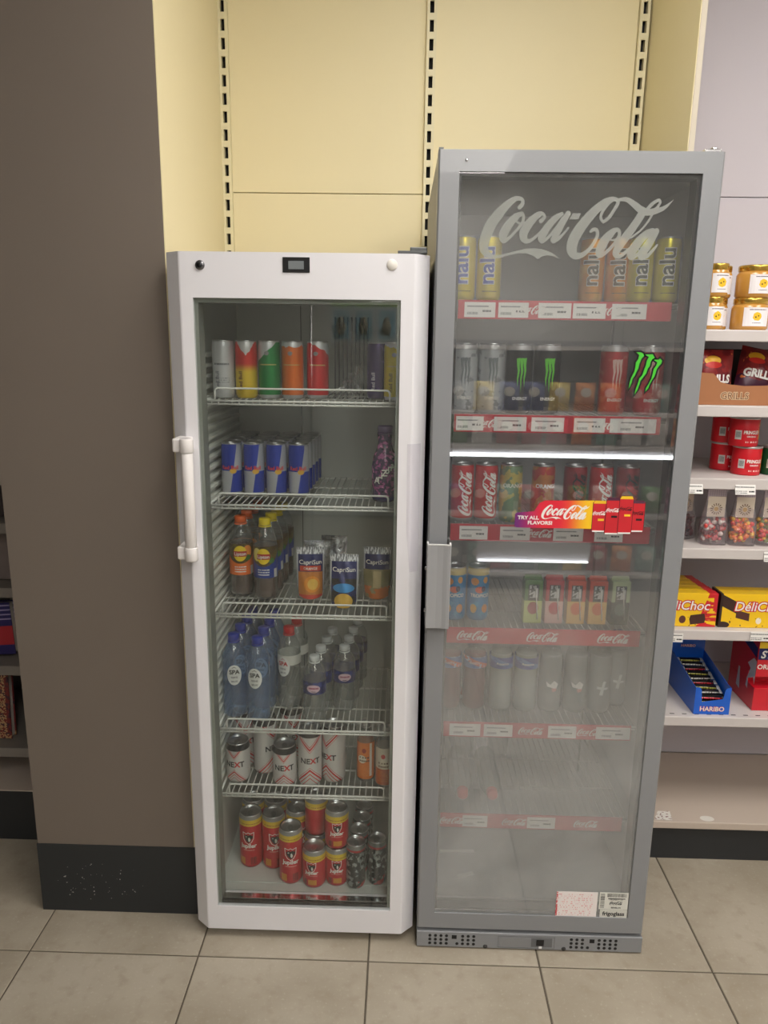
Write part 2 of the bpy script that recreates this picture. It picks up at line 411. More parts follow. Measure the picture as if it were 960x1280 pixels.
rshelf, rsh, RC = shelving('pale grey metal shelving bay of sweets and snacks right of the grey fridge', .733, 1.733, RL, .118, .143)
lshelf, lsh, LC = shelving('shadowed grey bookshelf behind the taupe pillar', -2.0, -1.0, [1.205, 1.06, .862, .612, .335], .186, .19, 2.07, P('shelf_metal_shaded', (128, 121, 114), .55), P('panel_shaded', (92, 90, 88), .6))  # shade behind the pillar is put into these darker shelf and panel colours
# slots along the lowest shelf
mb = MB()
for i in range(26): mb.box(.76+i*.037, .76+i*.037+.014, 2.085, 2.089, .4995, .5003)
tag(mb.build('slot_row', DARK, rsh[6], RC), kind='stuff')
def tag_fn(d): 
    c = d.over((236, 234, 230), d.lines(-.03, .025, .004, .010, 1, 900, .42), (70, 70, 72))
    c = d.over(c, d.lines(-.03, .005, -.012, -.002, 2, 700, .45), (60, 60, 62))
    return d.over(c, d.lines(.01, .026, -.010, -.001, 1, 420, .4), (40, 40, 42))
TAGM = design('price_tag_paper', tag_fn, rough=.45)
def price_tag(parent, origin, x, y, z, w=.056, h=.028, tilt=0.0):
    o = MB().box(-w/2, w/2, -.0006, .0006, -h/2, h/2).build('price_tag', TAGM, parent)
    o.location = (x-origin[0], y-origin[1], z-origin[2]); o.rotation_euler = (tilt, 0, 0)
for i, x, z, tl in ((3, .822, 1.201, -.3), (3, .968, 1.201, -.25), (5, .812, .755, 0), (5, 1.064, .764, 0), (4, 1.072, 1.007, -.2), (2, 1.04, 1.452, 0)):
    price_tag(rsh[i], RC, x, 2.0655 if i != 2 else 2.076, z, tilt=tl)
mb = MB().add([(.816,2.072,.1436),(.872,2.072,.1436),(.880,2.118,.1436),(.842,2.118,.1436)], [(0,1,2,3)])
mb.build('deck_sticker', design('deck_sticker', lambda d: d.over((226, 222, 216), d.noise(150).gt(.6), (120, 70, 66))), rsh[0], RC)
mb = MB().add([(.985+.022*math.cos(a), 2.085+.014*math.sin(a), .1436) for a in [k*PI/8 for k in range(16)]], [tuple(range(16))])
mb.build('torn_sticker', P('torn_paper', (222, 218, 210), .7, vary=.1, scale=90), rsh[0], RC)
# ================================================================== WHITE FRIDGE
WC = (-.235, 1.737, 0)
wf = thing('display_fridge', 'tall white glass door drinks fridge standing left of the grey fridge', 'fridge', WC)
WHITE = P('white_enamel', (231, 230, 234), .32, vary=.006, scale=7, coat=.15)
LINER = P('fridge_liner', (196, 200, 194), .42, vary=.02, scale=14)
mb = MB()
X0, X1, IX0, IX1 = -.528, .055, -.489, .024
mb.box(X0, IX0, 1.768, 2.33, .045, 1.776).box(IX1, X1, 1.768, 2.33, .045, 1.776).box(IX0, IX1, 1.768, 2.33, 1.712, 1.776).box(IX0, IX1, 1.768, 2.33, .045, .088).box(IX0, IX1, 2.235, 2.33, .088, 1.712)
mb.build('cabinet', WHITE, wf, WC)
ln = MB()
q = .0015
ln.box(IX0, IX0+q, 1.77, 2.235, .088, 1.712).box(IX1-q, IX1, 1.77, 2.235, .088, 1.712).box(IX0, IX1, 2.225, 2.235, .088, 1.712).box(IX0, IX1, 1.77, 2.235, 1.708, 1.712).box(IX0, IX1, 1.77, 2.235, .088, .098)
ln.box(IX0+.02, IX1-.02, 1.80, 2.2, .098, .1)
liner = ln.build('liner', LINER, wf, WC)
rb = MB().prism([(IX0+q, 0), (IX0+.0135, .003), (IX0+.0135, .010), (IX0+q, .013)], 'y', 1.80, 2.19).map(lambda x, y, z: (x-WC[0], y-WC[1], z))
RIBM = P('rib_plastic', (214, 216, 208), .4)
r0 = None
for k in range(46):
    z = .40+k*.0255
    if r0 is None: r0 = rb.build('rib', RIBM, liner); o = r0
    else: o = r0.copy(); COL.objects.link(o)
    o.location = (0, 0, z)
for k in range(46):
    o = r0.copy(); COL.objects.link(o); o.location = (IX0+IX1-2*WC[0], 2*1.995-2*WC[1], .40+k*.0255); o.rotation_euler = (0, 0, PI)
MB().box(-.30, -.298, 2.2235, 2.2255, .2, 1.69).box(-.02, -.018, 2.2235, 2.2255, .2, 1.69).build('panel_seam', P('seam_grey', (70, 72, 70), .7), liner, WC)
# evaporator grille high on the back wall
gr = MB()
for k in range(9): gr.box(-.2+k*.012, -.196+k*.012, 2.218, 2.224, 1.42, 1.66)
gr.build('air_grille', P('grille_grey', (118, 122, 120), .6), liner, WC)
for x in (X0+.05, X1-.05):
    for y in (1.82, 2.28):
        MB().lathe([(0,0),(.016,0),(.016,.01),(.01,.012),(.01,.046)], 12, c=(x, y, 0)).build('foot', DARK, wf, WC)
# door: four profiled rails
OX0, OX1, OZ0, OZ1 = -.470, -.006, .100, 1.681
DX0, DX1, DZ0, DZ1, DF, DB = -.5345, .0565, .028, 1.779, 1.705, 1.764
mb = MB()
mb.prism([(DX0, 1.735), (-.500, DF+.001), (-.496, DF), (OX0, DF), (OX0, DB), (DX0, DB)], 'z', DZ0, DZ1)
mb.prism([(OX1, DF), (.022, DF), (.026, DF+.001), (DX1, 1.735), (DX1, DB), (OX1, DB)], 'z', DZ0, DZ1)
mb.box(OX0, OX1, DF, DB, OZ1, DZ1).box(OX0, OX1, DF, DB, DZ0, OZ0)
door = mb.build('door', WHITE, wf, WC)
GL1 = clear('fridge_glass', (249, 251, 250), 1.7, .012, haze=.004)
MB().box(OX0, OX1, 1.7065, 1.7105, OZ0, OZ1).build('glass_pane', GL1, door, WC)
GASK = P('gasket_greygreen', (138, 142, 134), .5); BLKP = P('black_plastic', (18, 18, 20), .35); CHR = P('chrome', (205, 205, 208), .12, 1)
mb = MB().box(OX0, OX0+.008, 1.717, 1.763, OZ0, OZ1).box(OX1-.008, OX1, 1.717, 1.763, OZ0, OZ1).box(OX0+.008, OX1-.008, 1.717, 1.763, OZ1-.01, OZ1)
mb.build('inner_frame', GASK, door, WC)
MB().box(OX0+.008, OX1-.008, 1.717, 1.724, OZ0, OZ0+.008).build('bottom_seal', BLKP, door, WC)
MB().box(OX0+.008, OX1-.008, 1.725, 1.745, OZ0, OZ0+.010, bev=.001).build('bottom_trim', CHR, door, WC)
# handle
HP = P('handle_plastic', (228, 224, 222), .35)
hx = -.487
MB().lathe([(.0,1.098),(.0115,1.098),(.0135,1.10),(.0135,1.352),(.0115,1.354),(0,1.354)], 16, c=(hx, 1.664, 0)).build('handle', HP, door, WC)
for z in (1.338, 1.083):
    mb = MB().box(hx-.034, hx+.004, 1.665, 1.722, z, z+.032, bev=.004)
    mb.lathe([(0,z),(.0145,z),(.0155,z+.002),(.0155,z+.030),(.0145,z+.032),(0,z+.032)], 18, c=(hx, 1.664, 0))
    mb.build('handle_bracket', HP, door, WC)
# lock, display, cap, hinge, tape
LK = P('lock_metal', (120, 120, 122), .25, .9)
mb = MB().lathe([(0,-.004),(.0095,-.004),(.0105,-.002),(.0105,.002)], 24, c=(-.451, DF, 1.750), axis='y'); lock = mb.build('lock', LK, door, WC)
MB().lathe([(0,-.0055),(.0055,-.0055),(.006,-.0035)], 18, c=(-.451, DF, 1.750), axis='y').build('lock_barrel', P('lock_core', (60,60,62), .3, .9), door, WC)
MB().box(-.4517, -.4503, DF-.0062, DF-.005, 1.746, 1.754).build('key_slot', DARK, door, WC)
MB().box(-.268, -.208, DF-.002, DF+.002, 1.7365, 1.769, bev=.001).build('display', BLKP, door, WC)
MB().box(-.255, -.221, DF-.003, DF-.0019, 1.7435, 1.761).build('display_screen', P('lcd_grey', (120, 126, 128), .25), door, WC)
MB().lathe([(0,-.003),(.0105,-.003),(.0118,-.0015),(.0118,.001)], 26, c=(-.027, DF, 1.755), axis='y').build('round_cap', P('cap_cream', (226, 222, 214), .4), door, WC)
HG = P('hinge_metal', (96, 98, 98), .35, .8)
mb = MB().box(-.015, .05, 1.72, 1.80, 1.781, 1.787, bev=.001).box(.012, .05, 1.73, 1.775, 1.787, 1.796, bev=.002); mb.build('hinge', HG, wf, WC)
mb = MB().add([(.0145,DF-.0008,1.361),(.0255,DF-.0004,1.361),(.046,1.7235,1.361),(.047,1.7245,1.05),(.0255,DF-.0004,1.052),(.0165,DF-.0008,1.155)], [(0,5,4,1),(1,4,3,2)])
mb.build('tape', clear('tape_film', (252,251,253), 1.2, .2, haze=.1, hazecol=(240, 238, 244)), door, WC)
# wire shelves
WIRE = P('wire_white', (226, 227, 222), .35)
def wire_shelf(parent, origin, x0, x1, y0, y1, z, guard, mat, pitch=.0163, r=.0016, gx=(.025, .05)):
    mb = MB()
    for y in (y0, y1): mb.tube([(x0, y, z), (x1, y, z)], .003)
    mb.tube([(x0, y0, z-.008), (x1, y0, z-.008)], .0026)
    for x in (x0, x1): mb.tube([(x, y0, z), (x, y1, z)], .003)
    for f in (.33, .66): mb.tube([(x0, y0+(y1-y0)*f, z-.003), (x1, y0+(y1-y0)*f, z-.003)], .0025)
    s = mb.build('wire_shelf', mat, parent, origin)
    w = MB(); n = int((x1-x0)/pitch)
    for k in range(1, n):
        x = x0+(x1-x0)*k/n
        w.tube([(x, y0-.001, z-.008), (x, y0-.001, z+.001), (x, y0+.003, z+.0032), (x, y1, z+.0032)], r, 5)
    w.build('cross_wires', mat, s, origin)
    if guard:
        a, b, h = x0+gx[0], x1-gx[1], guard; c = .008; pts = []
        pts.append((a, y0, z))
        for k in range(5): q = k/4*PI/2; pts.append((a+c-c*math.cos(q), y0-.001, z+h-c+c*math.sin(q)))
        for k in range(5): q = k/4*PI/2; pts.append((b-c+c*math.sin(q), y0-.001, z+h-c+c*math.cos(q)))
        pts.append((b, y0, z))
        MB().tube(pts, .0026, 6).build('guard_rail', mat, s, origin)
    return s
WS = [1.447, 1.190, .904, .579, .385]
for z in WS: wire_shelf(wf, WC, -.4745, .021, 1.79, 2.185, z, .030, WIRE)
WZ = [z+.0052 for z in WS]+[.1005]
# ================================================================== GREY FRIDGE
GC = (.3676, 1.72, 0)
gf = thing('display_fridge', 'taller grey framed glass door drinks fridge with frosted script logo', 'fridge', GC)
GREY = P('grey_enamel', (138, 140, 143), .33, vary=.01, scale=9, coat=.2)
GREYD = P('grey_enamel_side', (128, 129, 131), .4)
GLIN = P('grey_fridge_liner', (188, 190, 190), .45, vary=.02, scale=10)
gX0, gX1, gI0, gI1 = .0676, .6676, .094, .646
mb = MB().box(gX0, gI0, 1.745, 2.36, .055, 1.983).box(gI1, gX1, 1.745, 2.36, .055, 1.983).box(gI0, gI1, 1.745, 2.36, 1.95, 1.983).box(gI0, gI1, 1.745, 2.36, .055, .112).box(gI0, gI1, 2.26, 2.36, .112, 1.95)
mb.build('cabinet', GREYD, gf, GC)
mb = MB().box(gI0, gI0+q, 1.747, 2.26, .112, 1.95).box(gI1-q, gI1, 1.747, 2.26, .112, 1.95).box(gI0, gI1, 2.25, 2.26, .112, 1.95).box(gI0, gI1, 1.747, 2.26, 1.946, 1.95).box(gI0, gI1, 1.747, 2.26, .112, .118)
gl = mb.build('liner', GLIN, gf, GC)
for x in (gI0+.03, gI1-.036):
    MB().box(x, x+.006, 2.244, 2.25, .2, 1.9).build('shelf_track', P('track_grey', (150, 154, 152), .4, .5), gl, GC)
GO = (.113, .625, .108, 1.945)
mb = MB(); F, B = 1.694, 1.742
mb.prism([(gX0, F+.004), (gX0+.004, F), (GO[0], F), (GO[0], B), (gX0, B)], 'z', .062, 1.988)
mb.prism([(GO[1], F), (gX1-.004, F), (gX1, F+.004), (gX1, B), (GO[1], B)], 'z', .062, 1.988)
mb.box(GO[0], GO[1], F, B, GO[3], 1.988).box(GO[0], GO[1], F, B, .062, GO[2])
gd = mb.build('door', GREY, gf, GC)
def fog(d):
    g = d.z.smooth(1.35, .3)*.20+.04
    n = d.noise(5, detail=3).smooth(.3, .75)
    return g*(n*.6+.6)
GL2 = clear('foggy_glass', (250, 251, 251), 3.4, .012, hazefn=fog, hazecol=(226, 228, 228))
MB().box(GO[0], GO[1], 1.6975, 1.7015, GO[2], GO[3]).build('glass_pane', GL2, gd, GC)
mb = MB().box(GO[0], GO[0]+.006, 1.703, 1.743, GO[2], GO[3]).box(GO[1]-.008, GO[1], 1.703, 1.744, GO[2], GO[3]).box(GO[0], GO[1], 1.703, 1.743, GO[3]-.008, GO[3])
mb.build('inner_gasket', BLKP, gd, GC)
MB().box(GO[0], GO[1], 1.703, 1.709, GO[2], GO[2]+.007, bev=.001).build('bottom_trim', P('silver_trim', (178, 180, 182), .2, .9), gd, GC)
# handle: bent plate
prof = [(.0655,1.694),(.0660,1.672),(.0675,1.668),(.074,1.6685),(.090,1.6690),(.104,1.6680),(.114,1.6655),(.120,1.6650),(.1222,1.669),(.1225,1.688)]
pin = [(x+.0 if i not in (0,1) else x+.004, y+.004) for i, (x, y) in enumerate(prof)]; pin[-1] = (.1185, 1.688); pin[-2] = (.1185, 1.674)
mb = MB().prism(prof+pin[::-1], 'z', .925, 1.13); mb.build('handle', P('handle_grey', (158, 159, 161), .3), gd, GC)
mb = MB().prism([(p[0], p[1]-.0008) for p in prof]+pin[::-1], 'z', 1.13, 1.1325).build('handle_rim', P('handle_edge', (216, 216, 214), .3), gd, GC)
for z in (.965, 1.07):
    MB().lathe([(0,.0625),(.004,.0625),(.004,.0665)], 10, c=(0, 1.683, z), axis='x').build('handle_screw', CHR, gd, GC)
# top hinge and screws
mb = MB().box(.625, .66, 1.70, 1.76, 1.9885, 1.994, bev=.001).lathe([(0,0),(.007,0),(.007,.006),(.004,.008),(0,.008)], 12, c=(.65, 1.715, 1.993)); mb.build('hinge', CHR, gf, GC)
MB().box(.0685, .0785, 1.70, 1.72, 1.9885, 1.993).build('hinge_cover', HG, gf, GC)
MB().lathe([(0,-.0015),(.0028,-.0015),(.003,.0005)], 12, c=(.127, F, 1.967), axis='y').build('frame_screw', CHR, gd, GC)
# kick grille with round holes
kz0, kz1, ky = .004, .051, 1.6915
mb = MB(); HL = MB(); hr = .0042
kb = MB().box(gX0, gX1+.002, ky+.0, ky+.05, kz0, kz1, bev=.002); kick = kb.build('kick_plate', GREY, gf, GC)
def holes(xs, rows):
    for ri, z in enumerate((.0395, .0275, .0155)):
        for k, x in enumerate(xs):
            if rows[ri][k] == '1':
                MB().lathe([(0,-.0005),(hr,-.0005),(hr,.002)], 12, c=(x, ky, z), axis='y').build('vent_hole', DARK, kick, GC)
st = .0148
holes([.103+k*st for k in range(4)], ['1111']*3); holes([.176+k*st for k in range(4)], ['0111', '0111', '1111'])
holes([.481+k*st for k in range(4)], ['1110', '1110', '1111']); holes([.555+k*st for k in range(4)], ['1111']*3)
for x in (.168, .536): MB().box(x-.0065, x+.0065, ky-.0006, ky+.001, .0305, .042).build('vent_slot', DARK, kick, GC)
for x in (.252, .462): MB().lathe([(0,-.0006),(.006,-.0006),(.006,.002)], 14, c=(x, ky, .0095), axis='y').build('plate_screw', P('screw_dark', (70,70,72), .4, .6), kick, GC)
mb = MB().box(.285, .437, ky-.001, ky+.001, .0085, .0095).box(.285, .437, ky-.001, ky+.001, .0435, .0445).box(.285, .286, ky-.001, ky+.001, .0095, .0435).box(.436, .437, ky-.001, ky+.001, .0095, .0435)
mb.build('control_bezel', P('bezel', (112,113,115), .4), kick, GC)
MB().box(.290, .372, ky-.0012, ky+.001, .013, .040).build('control_cover', P('cover_grey', (134,135,137), .3), kick, GC)
MB().box(.374, .430, ky-.0008, ky+.001, .013, .040).build('control_panel', P('panel_dgrey', (104,106,108), .35), kick, GC)
MB().box(.388, .408, ky-.002, ky+.001, .018, .036).build('control_knob', BLKP, kick, GC)
MB().box(.395, .403, ky-.0028, ky-.0018, .010, .016).build('control_label', P('white_print', (230,230,228), .5), kick, GC)
for x in (.12, .61):
    for y in (1.80, 2.30): MB().lathe([(0,0),(.018,0),(.018,.01),(.01,.012),(.01,.056)], 12, c=(x, y, 0)).build('foot', DARK, gf, GC)
# shelves with red price rails
GS = [1.689, 1.424, 1.152, .878, .612, .338]
GWIRE = P('wire_grey', (176, 178, 176), .4)
RED = P('rail_red', (196, 26, 50), .4); LOGOW = P('logo_white', (240, 236, 232), .5)
def strip_fn(d): return d.over((196, 26, 50), d.noise(30).gt(.62), (186, 22, 46))
RAILS = [  # x of price tags (centre, width), x of script logos
 ([(.178,.072),(.256,.070),(.352,.076),(.432,.076),(.524,.080)], [.300, .476]),
 ([(.165,.066),(.262,.078),(.352,.078),(.452,.074),(.556,.110)], [.212, .497]),
 ([(.185,.070),(.288,.074),(.420,.074),(.520,.07)], [.350]),
 ([], [.196, .375, .556]),
 ([(.184,.082),(.272,.076),(.441,.074),(.575,.09)], [.360, .515]),
 ([(.222,.068),(.402,.076)], [.160, .330, .525])]
def gtag_fn(d):
    c = d.over((240, 238, 234), d.lines(-.03, .02, .004, .011, 1, 1100, .4), (140, 140, 142))
    c = d.over(c, d.bars(-.03, -.004, -.011, -.005, 1500), (120, 120, 122))
    return d.over(c, d.lines(.006, .026, -.008, .002, 1, 500, .4), (90, 90, 92))
GTAG = design('fridge_price_tag', gtag_fn, rough=.4)
for z, (tags, logos) in zip(GS, RAILS):
    s = wire_shelf(gf, GC, .108, .634, 1.803, 2.235, z-.006, 0, GWIRE, .0165)
    MB().box(.127, .622, 1.7965, 1.8000, z-.043, z, bev=.001).build('price_rail', RED, s, GC)
    for x, w in tags:
        o = MB().box(-w/2, w/2, -.0004, .0004, -.017, .017).build('price_tag', GTAG, s); o.location = (x-GC[0], 1.7957-GC[1], z-.022)
    for x in logos:
        mb = MB(); add_shape(mb, *LOGO_SMALL, flat(x, 1.7950, z-.021, .082 if z < .9 and z > .86 else .066)); mb.build('script_logo', LOGOW, s, GC)
# decals on the door glass
YD = 1.6968
mb = MB(); add_shape(mb, *LOGO_BIG, flat(.370, YD, 1.834, .397))
tag(mb.build('script_logo', clear('frosted_white', (205, 212, 206), .3, .3, haze=.30, hazecol=(236, 238, 232)), gd, GC), 'frosted white flowing script logo on the upper glass')
def offset_poly(p, d):
    n = len(p); out = []; area = sum(p[i][0]*p[(i+1) % n][1]-p[(i+1) % n][0]*p[i][1] for i in range(n)); sg = 1 if area > 0 else -1
    for i in range(n):
        a, b, c = Vector(p[i-1]), Vector(p[i]), Vector(p[(i+1) % n])
        e1, e2 = (b-a).normalized(), (c-b).normalized(); n1, n2 = Vector((e1.y, -e1.x))*sg, Vector((e2.y, -e2.x))*sg
        m = (n1+n2); m = m.normalized() if m.length > 1e-4 else n1
        out.append(tuple(b+m*d*min(2.2, 1/max(.3, m.dot(n1)))))
    return out
def ngon(mb, p, y, mi=0, sign=1):
    ar = sum(p[i][0]*p[(i+1) % len(p)][1]-p[(i+1) % len(p)][0]*p[i][1] for i in range(len(p)))
    if ar < 0: p = p[::-1]
    mb.add([(a, y, b) for a, b in p], [tuple(range(len(p)))], mi); return mb
CL = [[(a/1e4, b/1e4) for a, b in c] for c in CLAW]
mo, mg = MB(), MB()
for c in CL:
    w = [(x*.99+.548, z*.99+1.5265) for x, z in c]
    ngon(mo, offset_poly(w, .0038), YD); ngon(mg, w, YD-.0005)
mo.build('claw_outline', P('decal_black', (12, 14, 12), .4), gd, GC)
tag(mg.build('claw_mark', P('decal_green', (70, 194, 50), .4), gd, GC), 'bright green three claw mark with black outline')
# flavour sticker
sx0, sx1, sz0, sz1 = .270, .452, 1.170, 1.236
pl = [(sx0+.004, sz0), (sx1, sz0), (sx1, sz1+.002), (sx0+.068, sz1), (sx0+.056, sz1-.006), (sx0+.044, sz1-.026), (sx0+.004, sz1-.030), (sx0, sz1-.034), (sx0, sz0+.004)]
def sticker_fn(d):
    t = d.x+(.3676-.27)
    c = d.over((108, 40, 116), t.smooth(.0, .07), (226, 38, 58)); c = d.over(c, t.smooth(.1, .135), (236, 80, 50)); return d.over(c, t.smooth(.12, .175), (250, 200, 30))
mb = ngon(MB(), pl, YD); mb.build('flavour_sticker', design('flavour_sticker', sticker_fn, rough=.4), gd, GC)
mb = MB(); add_shape(mb, *LOGO_BIG, flat(.388, YD-.0006, 1.209, .108)); mb.build('sticker_logo', LOGOW, gd, GC)
mb = MB(); add_text(mb, 'TRY ALL', flat(.301, YD-.0006, 1.1905, .0118, asp=1.12), bold=.035); add_text(mb, 'FLAVORS!', flat(.329, YD-.0006, 1.1785, .0118, asp=1.12), bold=.035); mb.build('sticker_lettering', LOGOW, gd, GC)
for i, (x, z0, z1, top) in enumerate(((.466, 1.163, 1.238, (240, 190, 40)), (.554, 1.165, 1.240, (90, 50, 70)), (.496, 1.158, 1.246, (80, 36, 60)), (.526, 1.160, 1.250, (244, 200, 40)))):
    y = YD-.0004-.0005*i; w = .0155
    body = [(x-w, z0+.003), (x-w*.85, z0), (x+w*.85, z0), (x+w, z0+.003), (x+w, z1-.006), (x+w*.8, z1), (x-w*.8, z1), (x-w, z1-.006)]
    mb = ngon(MB(), body, y); ngon(mb, [(x-w-.0012, z0+.002), (x+w+.0012, z0+.002), (x+w+.0012, z1-.004), (x-w-.0012, z1-.004)], y+.0002, 3); ngon(mb, [(x-w*.9, z0), (x+w*.9, z0), (x+w*.95, z0+.0035), (x-w*.95, z0+.0035)], y-.0001, 1)
    ngon(mb, [(x-w*.98, z1-.007), (x+w*.98, z1-.007), (x+w*.8, z1), (x-w*.8, z1)], y-.0001, 2)
    add_shape(mb, *LOGO_SMALL, flat(x, y-.0002, z1-.030, .030), mi=1 if i in (0, 2) else 3)
    ngon(mb, [(x-.003, z1-.048), (x+.011, z1-.048), (x+.011, z1-.043), (x-.003, z1-.043)], y-.0002, 2 if i in (0, 3) else 3)
    mb.build('sticker_can', [P('decal_red', (204, 36, 46), .4), LOGOW, P('decal_top%d' % i, top, .4), P('decal_dark', (40, 14, 20), .4)], gd, GC)
# notices at the bottom right of the glass
def notice_fn(d):
    c = d.over((240, 232, 230), d.lines(-.050, .042, -.036, .032, 12, 260, .55), (226, 160, 160)); return d.over(c, d.rect(-.0555, -.05, -.04, .036)*d.noise(300).gt(.45), (206, 60, 70))
def sheet(name, x, z, w, h, mat, y=YD): 
    o = MB().box(-w/2, w/2, -.0003, .0003, -h/2, h/2).build(name, mat, gd); o.location = (x-GC[0], y-GC[1], z); return o
sheet('notice', .488, .146, .108, .075, design('notice_print', notice_fn))
def bar_fn(d):
    c = d.over((222, 222, 214), d.bars(-.018, .033, .012, .023, 1500), (30, 30, 30))
    c = d.over(c, d.rect(-.035, -.024, -.022, .022)*d.noise(1, d.vec(2.2, d.z*1500)).gt(.5), (30, 30, 30))
    return d.over(c, d.lines(-.015, .03, .004, .010, 1, 900, .35), (60, 60, 60))
sheet('asset_label', .585, .1585, .0755, .0515, design('barcode_label', bar_fn))
sheet('maker_label', .587, .1185, .0715, .0265, P('label_grey', (212, 212, 204), .5))
mb = MB(); add_text(mb, 'frigoglass', flat(.587, YD-.0007, .1145, .0165, asp=.95), bold=.03); mb.build('maker_lettering', P('print_dark', (40,40,42), .5), gd, GC)
mb = MB(); add_shape(mb, *LOGO_SMALL, flat(.592, YD-.0007, .1525, .034)); add_text(mb, 'PROPERTY OF', flat(.592, YD-.0007, .161, .0055)); add_text(mb, 'BENELUX', flat(.592, YD-.0007, .1365, .006), bold=.03); mb.build('asset_lettering', P('print_dark', (40,40,42), .5), gd, GC)
# ================================================================== DRINKS: builders
ALU = P('aluminium', (196, 198, 200), .28, 1); ALUD = P('dark_rim', (52, 54, 58), .35, .8); TABM = P('tab_metal', (176, 178, 180), .3, 1)
INK = P('ink_dark', (34, 36, 44), .5); INKW = P('ink_white', (238, 236, 230), .5); INKY = P('ink_yellow', (232, 196, 40), .5); INKR = P('ink_red', (200, 30, 38), .5)
ORD = ['first', 'second', 'third', 'fourth', 'fifth', 'sixth', 'seventh', 'eighth']
def can(name, r, h, mat, lid=None, cat='can', print_=()):
    t = thing(name, None, cat); nr = r*.86 if r > .03 else r*.9
    MB().lathe([(0,.004),(r*.72,.003),(r*.80,0),(r*.87,.001),(r*.975,.008),(r,.013),(r,h-.017),(r*.985,h-.012),(nr+.001,h-.004)], 30).build('can_body', mat, t)
    MB().lathe([(nr+.001,h-.004),(nr+.0018,h-.002),(nr+.0014,h),(nr-.0006,h),(nr-.002,h-.004),(nr-.003,h-.0065),(0,h-.0065)], 26).build('lid', lid or ALU, t)
    pts = [(.0075*math.cos(a), -.004+.012*math.sin(a)) for a in [k*PI/7 for k in range(14)]]
    MB().prism(pts, 'z', h-.0062, h-.0046).build('pull_tab', TABM, t)
    for nm, m, fn in print_:
        mb = MB(); fn(mb); mb.build(nm, m, t)
    return t
def T(s, r, u, z, size, up=False, asp=1, bold=.02, shear=0, space=1):
    return lambda mb: add_text(mb, s, wrap(r+.0005, u, z, size, up, asp), 0, bold, shear, space)
def PETN(name, tint, **k): return clear(name, tint, k.pop('gain', 2.2), k.pop('rough', .05), **k)
PET = PETN('pet_clear', (242, 245, 246), haze=.07); PETB = PETN('pet_blue', (196, 216, 238), haze=.13, hazecol=(186, 212, 240)); PETF = PETN('pet_faint', (245, 247, 247), haze=.09)
def bottle(name, prof, mat, capmat, cap, liquid=None, liqtop=None, label=None, print_=(), cat='bottle', segs=24):
    """prof (r, z) from base to mouth; cap (r, z0, z1); label (r, z0, z1, material)"""
    t = thing(name, None, cat)
    MB().lathe([(0, .006)]+prof, segs).build('bottle_body', mat, t)
    if liquid:
        lp = [(0, .008)]+[(a-.0016, max(z, .008)) for a, z in prof if z < liqtop]; lp += [(lp[-1][0], liqtop), (0, liqtop)]
        MB().lathe(lp, segs).build('liquid', liquid, t)
    r, z0, z1 = cap
    cb = MB(); pr = [(r-.001, z0), (r, z0+.0012), (r, z1-.0015), (r-.0015, z1), (0, z1)]
    cb.lathe(pr, 22); cb.lathe([(r+.0012, z0-.004), (r+.0012, z0-.001), (r, z0-.0008)], 22); cb.build('cap', capmat, t)
    if label:
        r, z0, z1, m = label
        MB().lathe([(r, z0), (r, (z0+z1)/2), (r, z1)], 28).build('label', m, t)
    for nm, m, fn in print_:
        mb = MB(); fn(mb); mb.build(nm, m, t)
    return t
def ring(r, u, z, a, b, n=22):
    return poly(r, u, z, [(a*math.cos(2*PI*k/n), b*math.sin(2*PI*k/n)) for k in range(n)])
def poly(r, u, z, pts, s=1):
    return lambda mb: add_shape(mb, *fill2d(pts, .006), lambda a, b: wrap(r, 0, 0, 1)(u+a*s, z+b*s))
# ------------------------------------------------------------------ white fridge, top shelf: slim cans
r, h = .0268, .138
def edition(name, fn, txt=None, tm=None, metal=.35):
    pr = [('lettering', tm or INK, T('Red Bull', r, -.006, .042, .0135, True, 1.0))] if txt else []
    return can('slim_can', r, h, design(name, fn, r, .3, metal), print_=pr)
def silver_top(base, slope=.9, z0=.112):
    def f(d):
        n = d.noise(55); m = (d.z+d.u*slope+n*.02).gt(z0+.012)
        c = d.over(base, m, (206, 208, 210)); c = d.over(c, d.ell(-.002, h-.030, .006, .005)*n.gt(.45), (150, 150, 150))
        c = d.over(c, d.lines(-.02, .022, .078, .084, 1, 600, .45), (210, 190, 120)); return d.over(c, d.z.lt(.009), (188, 190, 192))
    return f
c1 = edition('can_white', lambda d: d.over(d.over((196, 198, 200), d.lines(-.02, .02, .076, .086, 1, 420, .45), (120, 122, 126)), d.lines(-.018, .02, .035, .05, 3, 500, .5), (118, 120, 126)), True, P('ink_grey', (120, 122, 128), .5))
def redyel(d):
    n = d.noise(50); c = d.over((222, 190, 46), d.z.smooth(.060, .085), (206, 50, 44)); return d.over(c, (d.z+(d.u-.004).abs()*-1.2+n*.02).gt(.113), (208, 208, 208))
c2 = edition('can_redyellow', redyel, True, P('ink_brown', (96, 44, 20), .5))
c3 = edition('can_green', silver_top((16, 130, 62), -.9))
c4 = edition('can_orange', silver_top((226, 112, 26), .0, .122))
c5 = edition('can_red', silver_top((208, 34, 36), .5, .124))
c6 = edition('can_purple', lambda d: d.over((54, 30, 96), d.noise(60).gt(.66), (96, 70, 140)), True, P('ink_lilac', (206, 200, 216), .5))
c7 = edition('can_yellow', silver_top((214, 196, 34), .2, .122), True, P('ink_olive', (110, 100, 20), .5))
zt = WZ[0]
